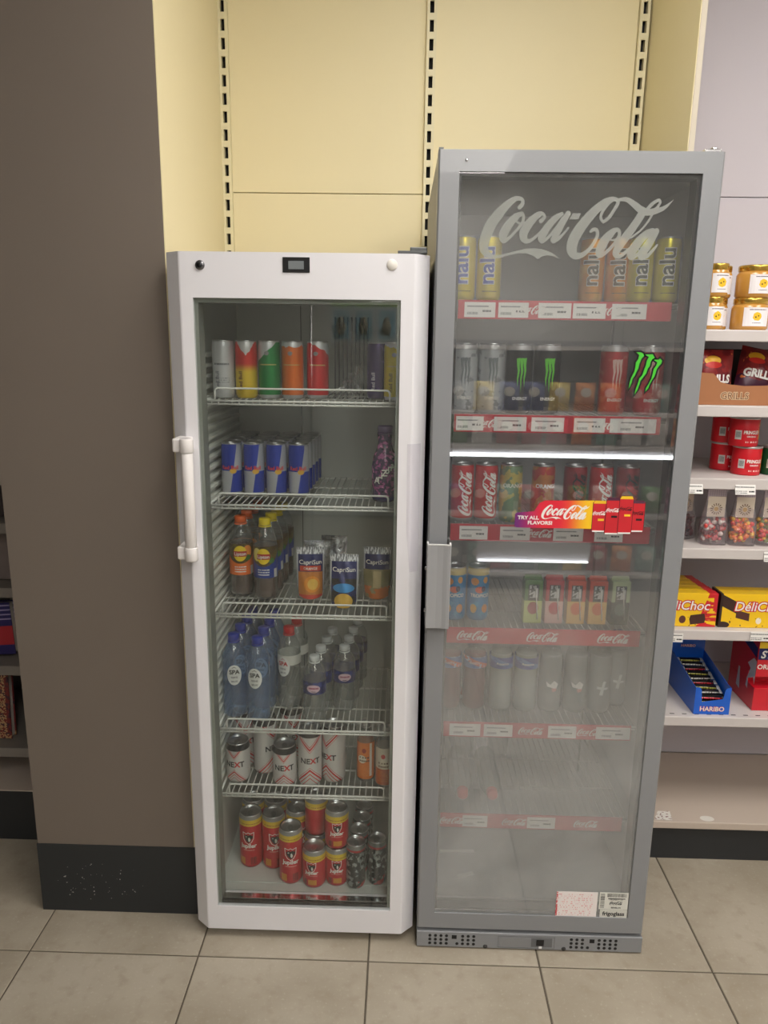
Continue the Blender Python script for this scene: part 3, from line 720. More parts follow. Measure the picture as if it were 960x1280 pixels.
for c, x, y, l in ((c1, -.437, 1.835, 'white slim can at the left end of the top shelf'), (c2, -.381, 1.836, 'slim can fading from red to yellow on the top shelf'), (c3, -.325, 1.838, 'green slim can with silver shoulder on the top shelf'),
                   (c4, -.269, 1.842, 'orange slim can between the green and the red one'), (c5, -.208, 1.850, 'plain red slim can on the top shelf of the white fridge'), (c6, -.062, 1.885, 'dark purple slim can standing right of the crumpled clear film'), (c7, -.018, 1.832, 'yellow slim can at the right end of the top shelf')):
    place(c, (x, y, zt), l, 'slim cans on the top shelf')
# clear film beside the purple can
rnd = random.Random(3); mb = MB(); vs, fs = [], []; nu, nv = 12, 8
for j in range(nv+1):
    for i in range(nu+1):
        a, b = i/nu, j/nv; wob = rnd.uniform(-1, 1)
        vs.append((-.155+.055*a+.006*rnd.uniform(-1, 1), 1.86+.02*math.sin(a*5)+.008*wob, zt+.030+.075*b*(.3+.7*a)+.01*rnd.uniform(-1, 1)))
for j in range(nv):
    for i in range(nu): fs.append((j*(nu+1)+i, j*(nu+1)+i+1, (j+1)*(nu+1)+i+1, (j+1)*(nu+1)+i))
mb.add(vs, fs)
fl = mb.build('shrink_wrap', clear('crumpled_film', (246, 246, 248), 3.5, .08, haze=.05), None, (-.09, 1.86, zt)); fl.location = (-.09, 1.86, zt-.018)
tag(fl, 'torn clear shrink wrap crumpled beside the purple slim can', 'plastic wrap')
# second shelf: rows of blue and silver cans
def classic(d):
    s = (d.z-.070)*.16; a = (d.u-.010-s); top = d.z.gt(.066)
    x = (a.gt(0)*top.inv()+a.lt(0)*top).mn(1.0)
    back = d.u.abs().gt(.046); x = (x+back*-2*x+back).abs()
    n = d.noise(40)
    c = d.over((182, 184, 190), x, (22, 56, 166)); c = d.over(c, d.ell(.009, .0655, .009, .007), (226, 178, 60)); c = d.over(c, d.z.lt(.010), (170, 172, 178)); return c
cc = can('slim_can', .0268, .138, design('can_bluesilver', classic, .0268, .22, .3), print_=[('lettering', INKR, T('Red Bull', .0268, .001, .070, .0135, bold=.03))])
for j in range(5):
    for i in range(4):
        y = 1.902+j*.0555
        l = 'blue and silver slim can, ' + ('front of the %s column from the left' % ORD[i] if j == 0 else '%s from the front in the %s column' % (ORD[j], ORD[i]))
        place(cc, (-.440+i*.0585+j*.002, y, WZ[1]), l, 'blue and silver slim cans')
# patterned purple tea bottle
def blossom(d):
    n = d.noise(95, detail=4); n2 = d.noise(48)
    c = d.over((58, 30, 78), n.smooth(.5, .56), (176, 88, 150)); c = d.over(c, n2.gt(.64), (226, 150, 196)); c = d.over(c, d.noise(130).gt(.66), (30, 18, 52)); return d.over(c, d.z.lt(.014), (28, 26, 92))
prof = [(.024,.001),(.030,.004),(.032,.012),(.031,.03),(.0325,.06),(.0325,.095),(.029,.115),(.0205,.135),(.0175,.150),(.0185,.165),(.0195,.174)]
ab = bottle('tea_bottle', prof, design('blossom_print', blossom, None, .25, 0, .4), P('purple_cap', (84, 60, 104), .4), (.019, .176, .192), print_=[
    ('lettering', INKW, lambda mb: [add_text(mb, ch, wrap(.0333, -.020+.0068*i, .050+.0065*i, .023), 0, .02) for i, ch in enumerate('AriZona')]),
    ('lettering_shade', INK, lambda mb: [add_text(mb, ch, wrap(.0330, -.019+.0068*i, .0490+.0065*i, .0235), 0, .06) for i, ch in enumerate('AriZona')])])
place(ab, (-.040, 1.852, WZ[1]), 'purple blossom patterned bottle alone at the right of the second shelf')
# third shelf: iced tea bottles, juice pouches
tp = [(.022,.001),(.029,.004),(.0315,.012),(.031,.022),(.0318,.034),(.0305,.044),(.0315,.056),(.0318,.085),(.0318,.150),(.030,.165),(.0245,.183),(.0165,.198),(.0135,.206)]
def tea_label(kind):
    def f(d):
        n = d.noise(45); low = (18, 54, 140) if kind else (230, 110, 32)
        c = d.over((78, 60, 30), n.gt(.55), (96, 84, 36))
        c = d.over(c, (d.z-(d.u*d.u*14)).lt(.096), low)
        c = d.over(c, d.ell(-.019 if kind else .021, .128, .014, .018), (232, 214, 120) if kind else (232, 138, 46)); c = d.over(c, d.ell(.022, .112, .010, .008), (60, 110, 40))
        c = d.over(c, d.ell(0, .124, .0185, .0215), (236, 204, 36)); c = d.over(c, d.rect(-.0185, .0185, .1155, .1305), (170, 22, 34))
        c = d.over(c, d.lines(-.016, .016, .070, .090, 3, 420, .42), (230, 230, 230)); return d.over(c, d.rect(.030, .042, .062, .088), (200, 200, 196))
    return f
TEA = P('tea_liquid', (66, 30, 18), .15, coat=.5)
def tea(kind):
    return bottle('tea_bottle', tp, PET, P('cap_yellow', (232, 208, 24), .4) if kind else P('cap_orange', (232, 100, 34), .4), (.0155, .204, .222), TEA, .150,
      (.0323, .064, .150, design('tea_label_%d' % kind, tea_label(kind), .0323, .35)), [('lettering', INKW, T('Lipton', .0323, 0, .1190, .0128, bold=.02))])
t0, t1 = tea(0), tea(1)
for j in range(4):
    place(t0, (-.428+j*.003, 1.930+j*.067, WZ[2]), ('orange capped iced tea bottle with orange label, %s from the front' % ORD[j]), 'iced tea bottles', .1)
    place(t1, (-.358+j*.005, 1.906+j*.067, WZ[2]), ('yellow capped iced tea bottle with blue label, %s from the front' % ORD[j]), 'iced tea bottles', .12*(j % 2))
def pouch(name, w, h, T_, mat, back, seal=.014, gus=.35, seed=1, parts=()):
    t = thing(name, None, 'pouch'); rn = random.Random(seed); nu, nv = 14, 16
    def pt(i, j, side):
        a = i/nu*2-1; b = j/nv; z = h*b
        wid = w/2*(1-.16*max(0, 1-b*2.2)**1.5) if gus else w/2
        th = T_/2*max(0, 1-max(0, (b-.02)/.9))**.75*(1-abs(a)**2.6) if z < h-seal else 0
        if not gus: th = T_/2*math.sin(PI*min(1, max(0, b)))**.6*(1-abs(a)**2.4)
        k = math.sin(a*9+b*13+seed)*.0012*math.sin(PI*b)
        zz = z+(.006*(a*a)*(1-b) if gus else 0)
        return (a*wid, (-th-.0006-k) if side == 0 else (th+.0006-k), zz)
    for side, m in ((0, mat), (1, back)):
        vs = [pt(i, j, side) for j in range(nv+1) for i in range(nu+1)]; fs = []
        for j in range(nv):
            for i in range(nu):
                f = (j*(nu+1)+i, j*(nu+1)+i+1, (j+1)*(nu+1)+i+1, (j+1)*(nu+1)+i); fs.append(f if side == 0 else f[::-1])
        MB().add(vs, fs, 0, True).build('front_film' if side == 0 else 'back_film', m, t)
    front = lambda a, b: pt((a/(w/2)+1)/2*nu, b/h*nv, 0)
    return t, front
FOIL = design('foil', lambda d: d.over((186, 188, 192), d.noise(70).gt(.5), (214, 216, 220)), None, .22, .9, bump=.5, bscale=70)
def capri(kind):
    def f(d):
        n = d.noise(40)
        c = d.over((196, 198, 202), d.z.lt(.122)*d.u.abs().lt(.033), (18, 34, 96))
        if kind == 0:
            c = d.over(c, d.z.lt(.074)*d.u.abs().lt(.032), (206, 128, 52)); c = d.over(c, d.ell(.004, .040, .022, .022), (236, 150, 40)); c = d.over(c, d.ell(.006, .040, .014, .015), (244, 196, 90)); c = d.over(c, d.rect(-.028, .028, .076, .090), (206, 72, 46)); c = d.over(c, d.z.lt(.012), (206, 70, 50))
        elif kind == 1:
            c = d.over(c, d.z.lt(.076)*d.u.abs().lt(.033)*n.gt(.45), (26, 28, 34)); c = d.over(c, d.ell(0, .052, .028, .012), (44, 140, 206)); c = d.over(c, d.ell(0, .018, .024, .02), (222, 178, 70))
        else:
            c = d.over(c, d.z.lt(.08), (150, 140, 96)); c = d.over(c, d.z.lt(.035)*n.gt(.42), (214, 116, 40)); c = d.over(c, d.rect(-.010, .012, .03, .075), (196, 176, 130))
        c = d.over(c, d.z.gt(.121), (126, 128, 134)); return d.over(c, d.z.gt(.121)*(d.noise(1, d.vec(d.u*260, d.z*60)).gt(.5)), (226, 228, 232))  # light and shade of the crinkled foil seal painted as stripes
    t, fr = pouch('juice_pouch', .074, .140, .038, design('pouch_print_%d' % kind, f, None, .3, .25, bump=.15, bscale=50), FOIL, seed=kind+2)
    mb = MB(); vs, fs = text_mesh('CapriSun', .012); add_shape(mb, vs, fs, lambda a, b: (lambda p: (p[0], p[1]-.0018, p[2]))(fr(a*.0165, .094+b*.0165))); mb.build('lettering', INKW, t)
    if kind == 0:
        mb = MB(); vs, fs = text_mesh('ORANGE', .02); add_shape(mb, vs, fs, lambda a, b: (lambda p: (p[0], p[1]-.0018, p[2]))(fr(a*.009, .0795+b*.009))); mb.build('flavour_lettering', INKW, t)
    return t
p0, p1, p2 = capri(0), capri(1), capri(2)
for p, x, y, rz, rx, l in ((p0, -.237, 1.905, .1, -.06, 'foil juice pouch with sliced orange print on the third shelf'), (p1, -.142, 1.835, -.02, -.16, 'foil juice pouch with blue wave print, middle of the front three'), (p2, -.058, 1.915, -.05, -.08, 'foil juice pouch with amber print and crumpled top at the right')):
    place(p, (x, y, WZ[2]+.003), l, 'foil juice pouches', rot=(rx, 0, rz))
ps, _ = pouch('juice_pouch', .074, .140, .038, FOIL, FOIL, seed=9)
place(ps, (-.226, 1.975, WZ[2]+.003), 'bare silver juice pouch standing behind the orange print one', 'foil juice pouches', rot=(-.05, 0, .1))
place(ps, (-.186, 2.035, WZ[2]+.003), 'bare silver juice pouch furthest back', 'foil juice pouches', rot=(-.05, 0, -.1))
# fourth shelf: water bottles
def ripple(r, z0, z1, n, amp, base): return [(r-amp*(k % 2), z0+(z1-z0)*k/n) for k in range(n+1)]
wp = [(.024,.001),(.030,.005)]+ripple(.0325, .012, .085, 10, .0016, 0)+[(.0318,.095),(.0318,.135)]+ripple(.0322, .140, .172, 4, .0016, 0)+[(.029,.184),(.021,.201),(.0145,.214),(.0130,.219)]
def oval(d, c1): 
    return c1
def spa(kind):
    c = [P('cap_blue', (24, 52, 160), .4), P('cap_red', (196, 22, 36), .4)][kind]; k = [INK, P('spa_red', (186, 30, 44), .5)][kind]
    R_ = .0330
    pr = [('oval_label', P('label_paper', (222, 224, 222), .45), ring(R_, -.002, .128, .020, .029)), ('lettering', k, T('SPA', R_+.0006, -.002, .1315, .0170, bold=.03)),
          ('peak_mark', k, poly(R_+.0006, -.002, .1475, [(-.007,0),(0,.005),(.007,0),(.0055,0),(0,.0034),(-.0055,0)])),
          ('small_lettering', P('ink_mid', (96, 98, 104), .5), lambda mb: [T('REINE', R_+.0006, -.002, .1195, .0068)(mb), T('BRUIS', R_+.0006, -.002, .108, .0068)(mb)])]
    if kind: pr.insert(0, ('band_label', P('label_grey', (206, 208, 206), .5), lambda mb: mb.lathe([(R_-.0004, .132), (R_-.0004, .160)], 28)))
    return bottle('water_bottle', wp, PETB if kind == 0 else PETF, c, (.0150, .217, .236), None, None, None, pr)
s0, s1 = spa(0), spa(1)
for j in range(4):
    place(s0, (-.442+j*.004, 1.866+j*.068, WZ[3]), 'blue capped water bottle in the outer left column, %s from the front' % ORD[j], 'blue capped water bottles', .25)
    place(s0, (-.374+j*.004, 1.848+j*.068, WZ[3]), 'blue capped water bottle in the second column, %s from the front' % ORD[j], 'blue capped water bottles', -.05)
for j in range(2): place(s1, (-.301+j*.012, 1.925+j*.07, WZ[3]), 'red capped sparkling water bottle, %s of two' % ('front', 'rear')[j], 'red capped water bottles', -.35)
cp = [(.024,.001),(.029,.005)]+ripple(.031, .012, .080, 9, .0018, 0)+[(.0305,.088),(.0305,.124)]+ripple(.0308, .128, .142, 3, .0012, 0)+[(.028,.152),(.022,.163),(.015,.172),(.0128,.177)]
def crl(d):
    n = d.noise(60); c = d.over((24, 36, 92), n.gt(.56), (44, 62, 130)); c = d.over(c, d.ell(0, .106, .0185, .011), (206, 178, 190)); c = d.over(c, d.lines(-.014, .014, .102, .112, 1, 420, .42), (150, 80, 110)); return d.over(c, d.lines(-.006, .006, .096, .100, 1, 600, .3), (40, 40, 60))
cr = bottle('water_bottle', cp, PET, P('cap_clear', (206, 210, 210), .3), (.0140, .175, .190), None, None, (.0313, .089, .124, design('water_label', crl, .0313, .3)))
for j in range(4): place(cr, (-.220+j*.010, 1.838+j*.066, WZ[3]), 'small clear water bottle with navy band, left column, %s from the front' % ORD[j], 'small clear water bottles')
for j in range(4): place(cr, (-.1455+j*.008, 1.912+j*.066, WZ[3]), 'small clear water bottle with navy band, right column, %s from the front' % ORD[j], 'small clear water bottles', .1)
# fifth shelf: chevron cans, orange bottles
def chevron(h):
    def f(d):
        a = d.u.abs(); s = h/.168
        v = d.z-a*1.15; w = d.z+a*1.0
        m = v.gt(.108*s)*v.lt(.114*s)+v.gt(.118*s)*v.lt(.1205*s)+v.gt(.102*s)*v.lt(.1035*s)
        m2 = w.gt(.048*s)*w.lt(.054*s)+w.gt(.038*s)*w.lt(.041*s)+w.gt(.058*s)*w.lt(.0595*s)+w.gt(.026*s)*w.lt(.0285*s)
        c = d.over((206, 204, 202), m*d.z.gt(.098*s), (206, 40, 44)); c = d.over(c, m2*d.z.lt(.066*s), (206, 40, 44)); return d.over(c, d.z.gt(h-.020), (44, 46, 50))
    return f
def nxt(h):
    rr = .033; s = h/.168
    return can('beer_can', rr, h, design('can_chevron_%d' % int(h*1000), chevron(h), rr, .32, .2), print_=[('lettering', INK, lambda mb: [add_text(mb, 'NE', wrap(rr+.0005, -.0135, .071*s, .0225), 0, .03), add_text(mb, 'T', wrap(rr+.0005, .0225, .071*s, .0225), 0, .03)]), ('letter_accent', INKR, T('X', rr, .0090, .071*s, .0225, bold=.03))])
n5, n3 = nxt(.168), nxt(.117)
for o, x, y, rz, l in ((n3, -.439, 1.862, -.15, 'short white can with red chevrons at the far left'), (n5, -.371, 1.908, 1.0, 'tall white chevron can turned sideways behind the short ones'), (n3, -.306, 1.850, .05, 'short white can with red chevrons, right of the turned can'),
                       (n5, -.236, 1.853, .1, 'tall white chevron can right of the short middle one'), (n5, -.172, 1.874, -.6, 'tall white chevron can at the right of its row'), (n5, -.437, 1.945, .3, 'tall white chevron can behind the far left short one'), (n5, -.305, 1.975, .4, 'tall white chevron can at the back of the row')):
    place(o, (x, y, WZ[4]), l, 'white chevron cans', rz)
op = [(.018,.001),(.0225,.004),(.0242,.012),(.0242,.125),(.0225,.138),(.0165,.152),(.0130,.163),(.0125,.168)]
def orl(k):
    def f(d):
        base = (222, 120, 40) if k == 0 else (196, 92, 44); c = d.over(base, d.rect(.012, .02, .02, .12), (226, 220, 206)) if k == 0 else d.over((222, 210, 190), d.z.lt(.06), (196, 96, 46))
        c = d.over(c, d.ell(-.004, .098, .006, .007), (150, 40, 20) if k == 0 else (190, 40, 26)); c = d.over(c, d.ell(-.010 if k == 0 else .002, .072, .013, .012), (226, 214, 190)); c = d.over(c, d.lines(-.018, .012, .062, .082, 2, 420, .46), (90, 60, 40)); return d.over(c, d.lines(-.02, .01, .02, .055, 6, 300, .5), (236, 150, 70))
    return f
for k, (x, y) in enumerate(((-.082, 1.872), (-.0285, 1.845))):
    o = bottle('juice_bottle', op, PET, P('cap_silver', (190, 190, 190), .3, .8), (.0138, .166, .180), None, None, (.0246, .012, .122, design('juice_label_%d' % k, orl(k), .0246, .35)))
    place(o, (x, y, WZ[4]), ('narrow bottle with plain orange label beside the chevron cans', 'narrow bottle with cream and orange label at the right end')[k], 'narrow juice bottles')
# fridge floor: red cans, dark slim cans
def redcan(h):
    def f(d):
        yb = d.z.gt(h-.032); c = d.over((200, 30, 42), yb, (226, 192, 52)); c = d.over(c, d.lines(-.1, .1, h-.029, h-.0215, 1, 700, .5), (150, 40, 30)); c = d.over(c, d.z.gt(h-.013), (150, 150, 148))
        c = d.over(c, d.rect(-.030, -.012, .012, .034)*(d.u*420).fr().gt(.45), (226, 180, 50)) if h > .15 else d.over(c, d.rect(-.010, .014, .012, .028)*(d.u*420).fr().gt(.4), (226, 180, 50))
        c = d.over(c, d.bars(.006, .024, .012, .036, 600) if h > .15 else d.bars(-.026, -.013, .010, .028, 600), (60, 14, 20)); c = d.over(c, d.lines(-.016, .018, h*.33, h*.37, 1, 600, .45), (226, 150, 140))
        return c
    return f
SHIELD = [(-.0115,.012),(-.004,.0095),(0,.0125),(.004,.0095),(.0115,.012),(.0105,-.002),(.006,-.010),(0,-.014),(-.006,-.010),(-.0105,-.002)]
BULL = [(-.010,.011),(-.0085,.005),(-.004,.008),(.0,.006),(.004,.008),(.0085,.005),(.010,.011),(.0098,.0),(.0065,-.003),(.005,-.009),(0,-.0115),(-.004,-.008),(-.007,-.004),(-.0085,.001)]
def bullcan(h):
    rr = .033; s = 1.35 if h > .15 else 1.1; ze = h*.59
    def outline(mb):
        o = offset_poly(SHIELD, .0012); n = len(o); w = wrap(rr+.0005, 0, 0, 1)
        mb.add([w(a*s, ze+b*s) for a, b in o]+[w(a*s, ze+b*s) for a, b in SHIELD], [(i, (i+1) % n, (i+1) % n+n, i+n) for i in range(n)])
    return can('beer_can', rr, h, design('can_bull_%d' % int(h*1000), redcan(h), rr, .3, .3), print_=[('shield_outline', INKW, outline), ('bull_emblem', P('bull_black', (20, 18, 20), .5), poly(rr+.0007, 0, ze, BULL, s)), ('emblem_light', P('bull_light', (220, 216, 208), .5), lambda mb: [poly(rr+.0010, .002*s, ze-.001, [(-.002,-.006),(.001,-.008),(.003,-.003),(.0005,.003),(-.002,.001)], s)(mb), poly(rr+.0010, -.0045*s, ze+.003*s, [(-.002,0),(.001,.002),(.0015,-.001)], s)(mb)]), ('lettering', INKW, T('Jupiler', rr, 0, h*.40, (.0135 if h > .15 else .0135)*s, bold=.03))])
j5, j3 = bullcan(.168), bullcan(.116); zf = WZ[5]
for o, x, y, z, rz, l in ((j5, -.414, 1.886, 0, -.05, 'tall red beer can at the far left of the fridge floor'), (j5, -.3470, 1.882, 0, .25, 'tall red beer can second from the left, front row'), (j5, -.289, 1.823, 0, .12, 'tall red beer can standing furthest forward'),
        (j3, -.221, 1.810, 0, -.15, 'short red beer can in front, right of the tall ones'), (j3, -.158, 1.820, 0, .05, 'short red beer can under another at the right'), (j3, -.159, 1.822, .1165, .1, 'short red beer can stacked on top at the right'),
        (j3, -.2235, 1.8765, 0, .4, 'short red beer can hidden behind the front short one'), (j3, -.222, 1.878, .1165, 2.7, 'short red beer can stacked with barcode turned forward'), (j5, -.420, 1.954, 0, .4, 'tall red beer can behind the far left one'),
        (j5, -.352, 1.951, 0, .2, 'tall red beer can behind the second one'), (j5, -.282, 1.908, 0, .5, 'tall red beer can just behind the most forward one'), (j5, -.285, 1.975, 0, 0, 'tall red beer can at the back of the floor')):
    place(o, (x, y, zf+z), l, 'red beer cans on the fridge floor', rz)
def dkc(d):
    n = d.noise(75, detail=4); c = d.over((38, 44, 46), n.smooth(.52, .58), (150, 160, 158)); c = d.over(c, d.noise(34).gt(.6)*d.z.lt(.05)*d.u.gt(0), (178, 40, 48)); c = d.over(c, d.z.gt(.117), (178, 52, 58)); return d.over(c, d.z.gt(.123), (120, 124, 124))
dk = can('slim_can', .0268, .138, design('can_darkgrey', dkc, .0268, .3, .5))
for j in range(4): place(dk, (-.104+j*.005, 1.806+j*.056, zf), 'dark grey patterned slim can on the fridge floor, %s in the left file' % ORD[j], 'dark patterned slim cans', .2)
place(dk, (-.045, 1.822, zf), 'dark grey patterned slim can alone at the right of the fridge floor', 'dark patterned slim cans', -.4)
# ================================================================== GREY FRIDGE STOCK
gz = [z-.006+.0052 for z in GS]
def nalu(base, ink, nm):
    rr, hh = .0288, .147
    f = lambda d: d.over(d.over(base, d.noise(26).smooth(.45, .7)*.35, (246, 226, 120)), d.lines(-.018, .018, .020, .024, 1, 500, .4), (120, 110, 60))
    ml = P('ink_'+nm, ink, .4)
    return can('slim_can', rr, hh, design('can_'+nm, f, rr, .28, .55), print_=[('lettering', ml, T('nalu', rr, .008, .080, .050, True, 1.05, bold=.02)), ('lettering_halo', INKW, lambda mb: add_text(mb, 'nalu', wrap(rr+.0002, .0085, .080, .050, True, 1.05), 0, .055))])
k1, k2, k3 = nalu((226, 206, 60), (70, 84, 170), 'nalu_blue'), nalu((228, 150, 40), (72, 50, 20), 'nalu_orange'), nalu((206, 196, 24), (40, 48, 30), 'nalu_lime')
for o, x, y, l in ((k1, .140, 1.85, 'yellow slim can with blue vertical letters at the far left'), (k1, .201, 1.85, 'yellow slim can with blue vertical letters under the script logo start'), (k2, .446, 1.86, 'orange slim can with dark vertical letters, left of two'), (k2, .508, 1.86, 'orange slim can with dark vertical letters, right of two'),
                   (k3, .553, 1.835, 'lime yellow slim can, left of two at the right end'), (k3, .614, 1.835, 'lime yellow slim can at the right end of the top row')):
    place(o, (x, y, gz[0]), l, 'slim cans on the top shelf of the grey fridge')
MN = [[(-.2,.5),(-.08,.5),(-.09,.2),(-.04,.0),(-.1,-.3),(-.12,-.5),(-.17,-.25),(-.19,.1)]]
def claws(rr, zc, s):
    def f(mb):
        for k, dx in enumerate((-.007, .001, .009)):
            poly(rr+.0006, dx, zc, [(-.004,.03),(.003,.032),(.002,.018),(.003,.008),(.0005,-.010),(0,-(.034 if k == 1 else .024)),(-.002,-.008),(-.001,.006),(-.003,.018)], s)(mb)
    return f
def mon(base, ink, nm, blot=None):
    f = lambda d: d.over(d.over(base, d.noise(40, detail=4).gt(.6), blot or tuple(int(v*.8) for v in base)), d.z.gt(.152), (150, 152, 152))
    return can('energy_can', .033, .168, design('can_'+nm, f, .033, .3, .4), print_=[('claw_print', P('claw_'+nm, ink, .4), claws(.033, .095, 1.25)), ('lettering', INKW, T('ENERGY', .033, 0, .034, .010, bold=.03))])
ma, mbk, mr = mon((196, 200, 202), (120, 128, 130), 'mon_white'), mon((28, 30, 30), (96, 206, 40), 'mon_green'), mon((206, 74, 76), (230, 190, 180), 'mon_pink', (214, 110, 100))
for o, x, l in ((ma, .152, 'white energy can at the far left of the second shelf'), (ma, .219, 'white energy can second from the left'), (mbk, .287, 'black energy can with green claws, left of two'), (mbk, .355, 'black energy can with green claws, right of two'), (mr, .517, 'pink red energy can left of the claw decal'), (mr, .6055, 'pink red energy can behind the claw decal')):
    place(o, (x, 1.862, gz[1]), l, 'energy cans in the grey fridge')
def soda(nm, base, ink, logo=True, fn=None):
    rr, hh = .0288, .147
    pr = [('script_logo', P('script_'+nm, ink, .4), lambda mb: add_shape(mb, *LOGO_SMALL, wrap(rr+.0006, .002, .076, .115, True)))] if logo else [('lettering', P('script_'+nm, ink, .4), T(logo or 'ORANGE', rr, 0, .09, .014, bold=.03))]
    return can('soda_can', rr, hh, design('can_'+nm, fn or (lambda d: d.over(base, d.z.lt(.010), (190, 190, 190))), rr, .3, .4), print_=pr)
q1 = soda('cola_red', (206, 20, 32), (240, 236, 232)); q2 = soda('cola_dark', (150, 24, 40), (30, 16, 20))
q3 = soda('lemon', (150, 168, 96), (232, 230, 210), False, lambda d: d.over((120, 150, 110), d.noise(30).gt(.5), (206, 190, 96)))
q4 = soda('orange_pop', (206, 96, 40), (240, 236, 232), False, lambda d: d.over((196, 120, 50), d.noise(26).gt(.5), (190, 50, 40)))
for o, x, l in ((q1, .157, 'red cola can with white script at the far left'), (q1, .217, 'red cola can with white script second from the left'), (q3, .279, 'mottled green and yellow soda can next to the red cola'), (q4, .360, 'mottled orange soda can behind the flavour sticker start'), (q2, .440, 'dark red cola can with black script, left one'), (q1, .505, 'red cola can behind the printed sticker cans'), (q2, .571, 'dark red cola can at the right end')):
    place(o, (x, 1.848, gz[2]), l, 'soda cans on the third shelf of the grey fridge', .15)
def trop(d):
    n = d.noise(42); c = d.over((36, 134, 190), n.gt(.62), (60, 160, 206)); c = d.over(c, d.ell(-.012, .108, .011, .010), (232, 150, 50)); c = d.over(c, d.ell(.018, .112, .007, .009), (236, 170, 70)); c = d.over(c, d.ell(.002, .086, .012, .009), (226, 90, 50)); c = d.over(c, d.ell(.012, .088, .006, .008), (24, 40, 84))
    c = d.over(c, d.ell(-.014, .034, .009, .012), (236, 180, 60)); c = d.over(c, d.ell(.018, .034, .009, .012), (236, 150, 50)); return d.over(c, d.z.gt(.125), (196, 176, 80))
tr = can('soda_can', .0288, .147, design('can_tropical', trop, .0288, .32, .25), print_=[('lettering', INKW, T('TROPICO', .0288, .003, .066, .0125, bold=.03))])
place(tr, (.150, 1.872, gz[3]), 'blue fruit printed can at the far left, partly behind the handle', 'blue fruit printed cans', -.2)
place(tr, (.211, 1.874, gz[3]), 'blue fruit printed can second from the left', 'blue fruit printed cans')
def carton(nm, top, low, fruit):
    t = thing('juice_carton', None, 'carton'); w, h, dp = .0235, .118, .018
    f = lambda d: d.over(d.over(d.over(d.over(low, d.z.gt(.062), top), d.rect(-.014, .014, .062, .106), (36, 44, 42)), d.ell(0, .042, .014, .017), fruit), d.rect(-.011, .011, .07, .104)*d.noise(90).gt(.5), (206, 206, 206))
    MB().box(-w, w, -dp, dp, 0, h, bev=.0015).build('carton_body', design('carton_'+nm, f, None, .4), t)
    MB().prism([(-w, h), (w, h), (w*.9, h+.010), (-w*.9, h+.010)], 'y', -.002, .002).build('top_fold', P('fold_'+nm, top, .4), t)
    MB().tube([(.004, -dp-.002, .104), (.013, -dp-.002, .012)], .0016, 6).build('straw', INKW, t)
    return t
for nm, top, low, fr, x, l in (('green', (70, 120, 50), (196, 208, 120), (170, 60, 60), .352, 'green topped juice carton at the left of the five'), ('pink', (186, 40, 56), (226, 180, 170), (196, 40, 60), .407, 'pink juice carton with red top'), ('orange', (206, 70, 40), (232, 186, 100), (226, 110, 40), .464, 'orange juice carton left of its twin'),
                            ('orange', (206, 70, 40), (232, 186, 100), (226, 110, 40), .520, 'orange juice carton beside the dark green one'), ('dark', (180, 196, 150), (34, 52, 40), (90, 110, 96), .578, 'dark green juice carton with pale top at the right end')):
    place(carton(nm, top, low, fr), (x, 1.858, gz[3]), l, 'juice cartons with straws')
bp = [(.022,.001),(.029,.004),(.0315,.012)]+ripple(.0322, .02, .09, 7, .0012, 0)+[(.0315,.1),(.0312,.140),(.030,.160),(.0235,.182),(.0150,.197),(.0130,.202)]
def bt(nm, cap, liq, label, lab=None, body=PET, pr=()):
    return bottle('soda_bottle', bp, body, P('cap_'+nm, cap, .4), (.0145, .200, .216), liq, .168, (.0326, .128, .160, label) if label else None, pr)
def swirl(a, b, c): return lambda d: d.over(d.over(a, (d.z-.144+d.u*.4).abs().lt(.007), b), d.noise(60).gt(.62), c)
b1 = bt('redb', (170, 176, 178), P('red_liquid', (122, 40, 44), .2), design('lab_redblue', swirl((60, 90, 160), (226, 96, 66), (190, 200, 220)), .0326, .35), pr=[('lettering', INKW, T('FANTA', .0329, -.004, .140, .009, bold=.02))])
b2 = bt('blueb', (190, 196, 198), P('pale_liquid', (168, 176, 166), .2), design('lab_blue', swirl((36, 62, 150), (90, 130, 200), (60, 90, 176)), .0326, .35), pr=[('lettering', INKW, T('Aquarius', .0329, 0, .140, .0095, bold=.02))])
b3 = bt('clearb', (186, 190, 190), P('water_liquid', (150, 156, 152), .2), None, pr=[('white_mark', INKW, lambda mb: [poly(.0330, 0, .082, [(-.018,.012),(-.006,.004),(.004,.016),(.016,.006),(.010,-.010),(-.002,-.004),(-.014,-.002)])(mb)]), ('pink_mark', P('pinkish', (206, 150, 140), .5), poly(.0333, .004, .072, [(-.006,.004),(.008,.004),(.006,-.004),(-.004,-.006)]))])
b4 = bt('navy', (40, 56, 120), P('grey_water', (156, 162, 160), .2), None, pr=[('etched_mark', P('etch', (196, 204, 202), .5), lambda mb: [poly(.0330, 0, .075, [(.002,.024),(.010,.024),(.006,.006),(.016,.006),(.015,0),(.005,0),(.003,-.016),(-.006,-.016),(-.003,0),(-.014,.002),(-.013,.008),(-.001,.007)])(mb)])])
for o, x, l in ((b1, .145, 'dark red drink bottle with blue label at the far left'), (b1, .213, 'dark red drink bottle with blue label second from the left'), (b2, .284, 'pale bottle with royal blue label, left of two'), (b2, .352, 'pale bottle with royal blue label, right of two'), (b3, .420, 'clear bottle with white splash mark, left of two'), (b3, .488, 'clear bottle with white splash mark, right of two'), (b4, .553, 'clear etched bottle, left of two'), (b4, .609, 'clear etched bottle with navy cap at the right end')):
    y = 1.885 if x < .58 else 1.93
    place(o, (x, y, gz[4]), l, 'bottles on the fifth shelf of the grey fridge')
b5 = bt('reds', (206, 30, 40), None, None, body=PETF)
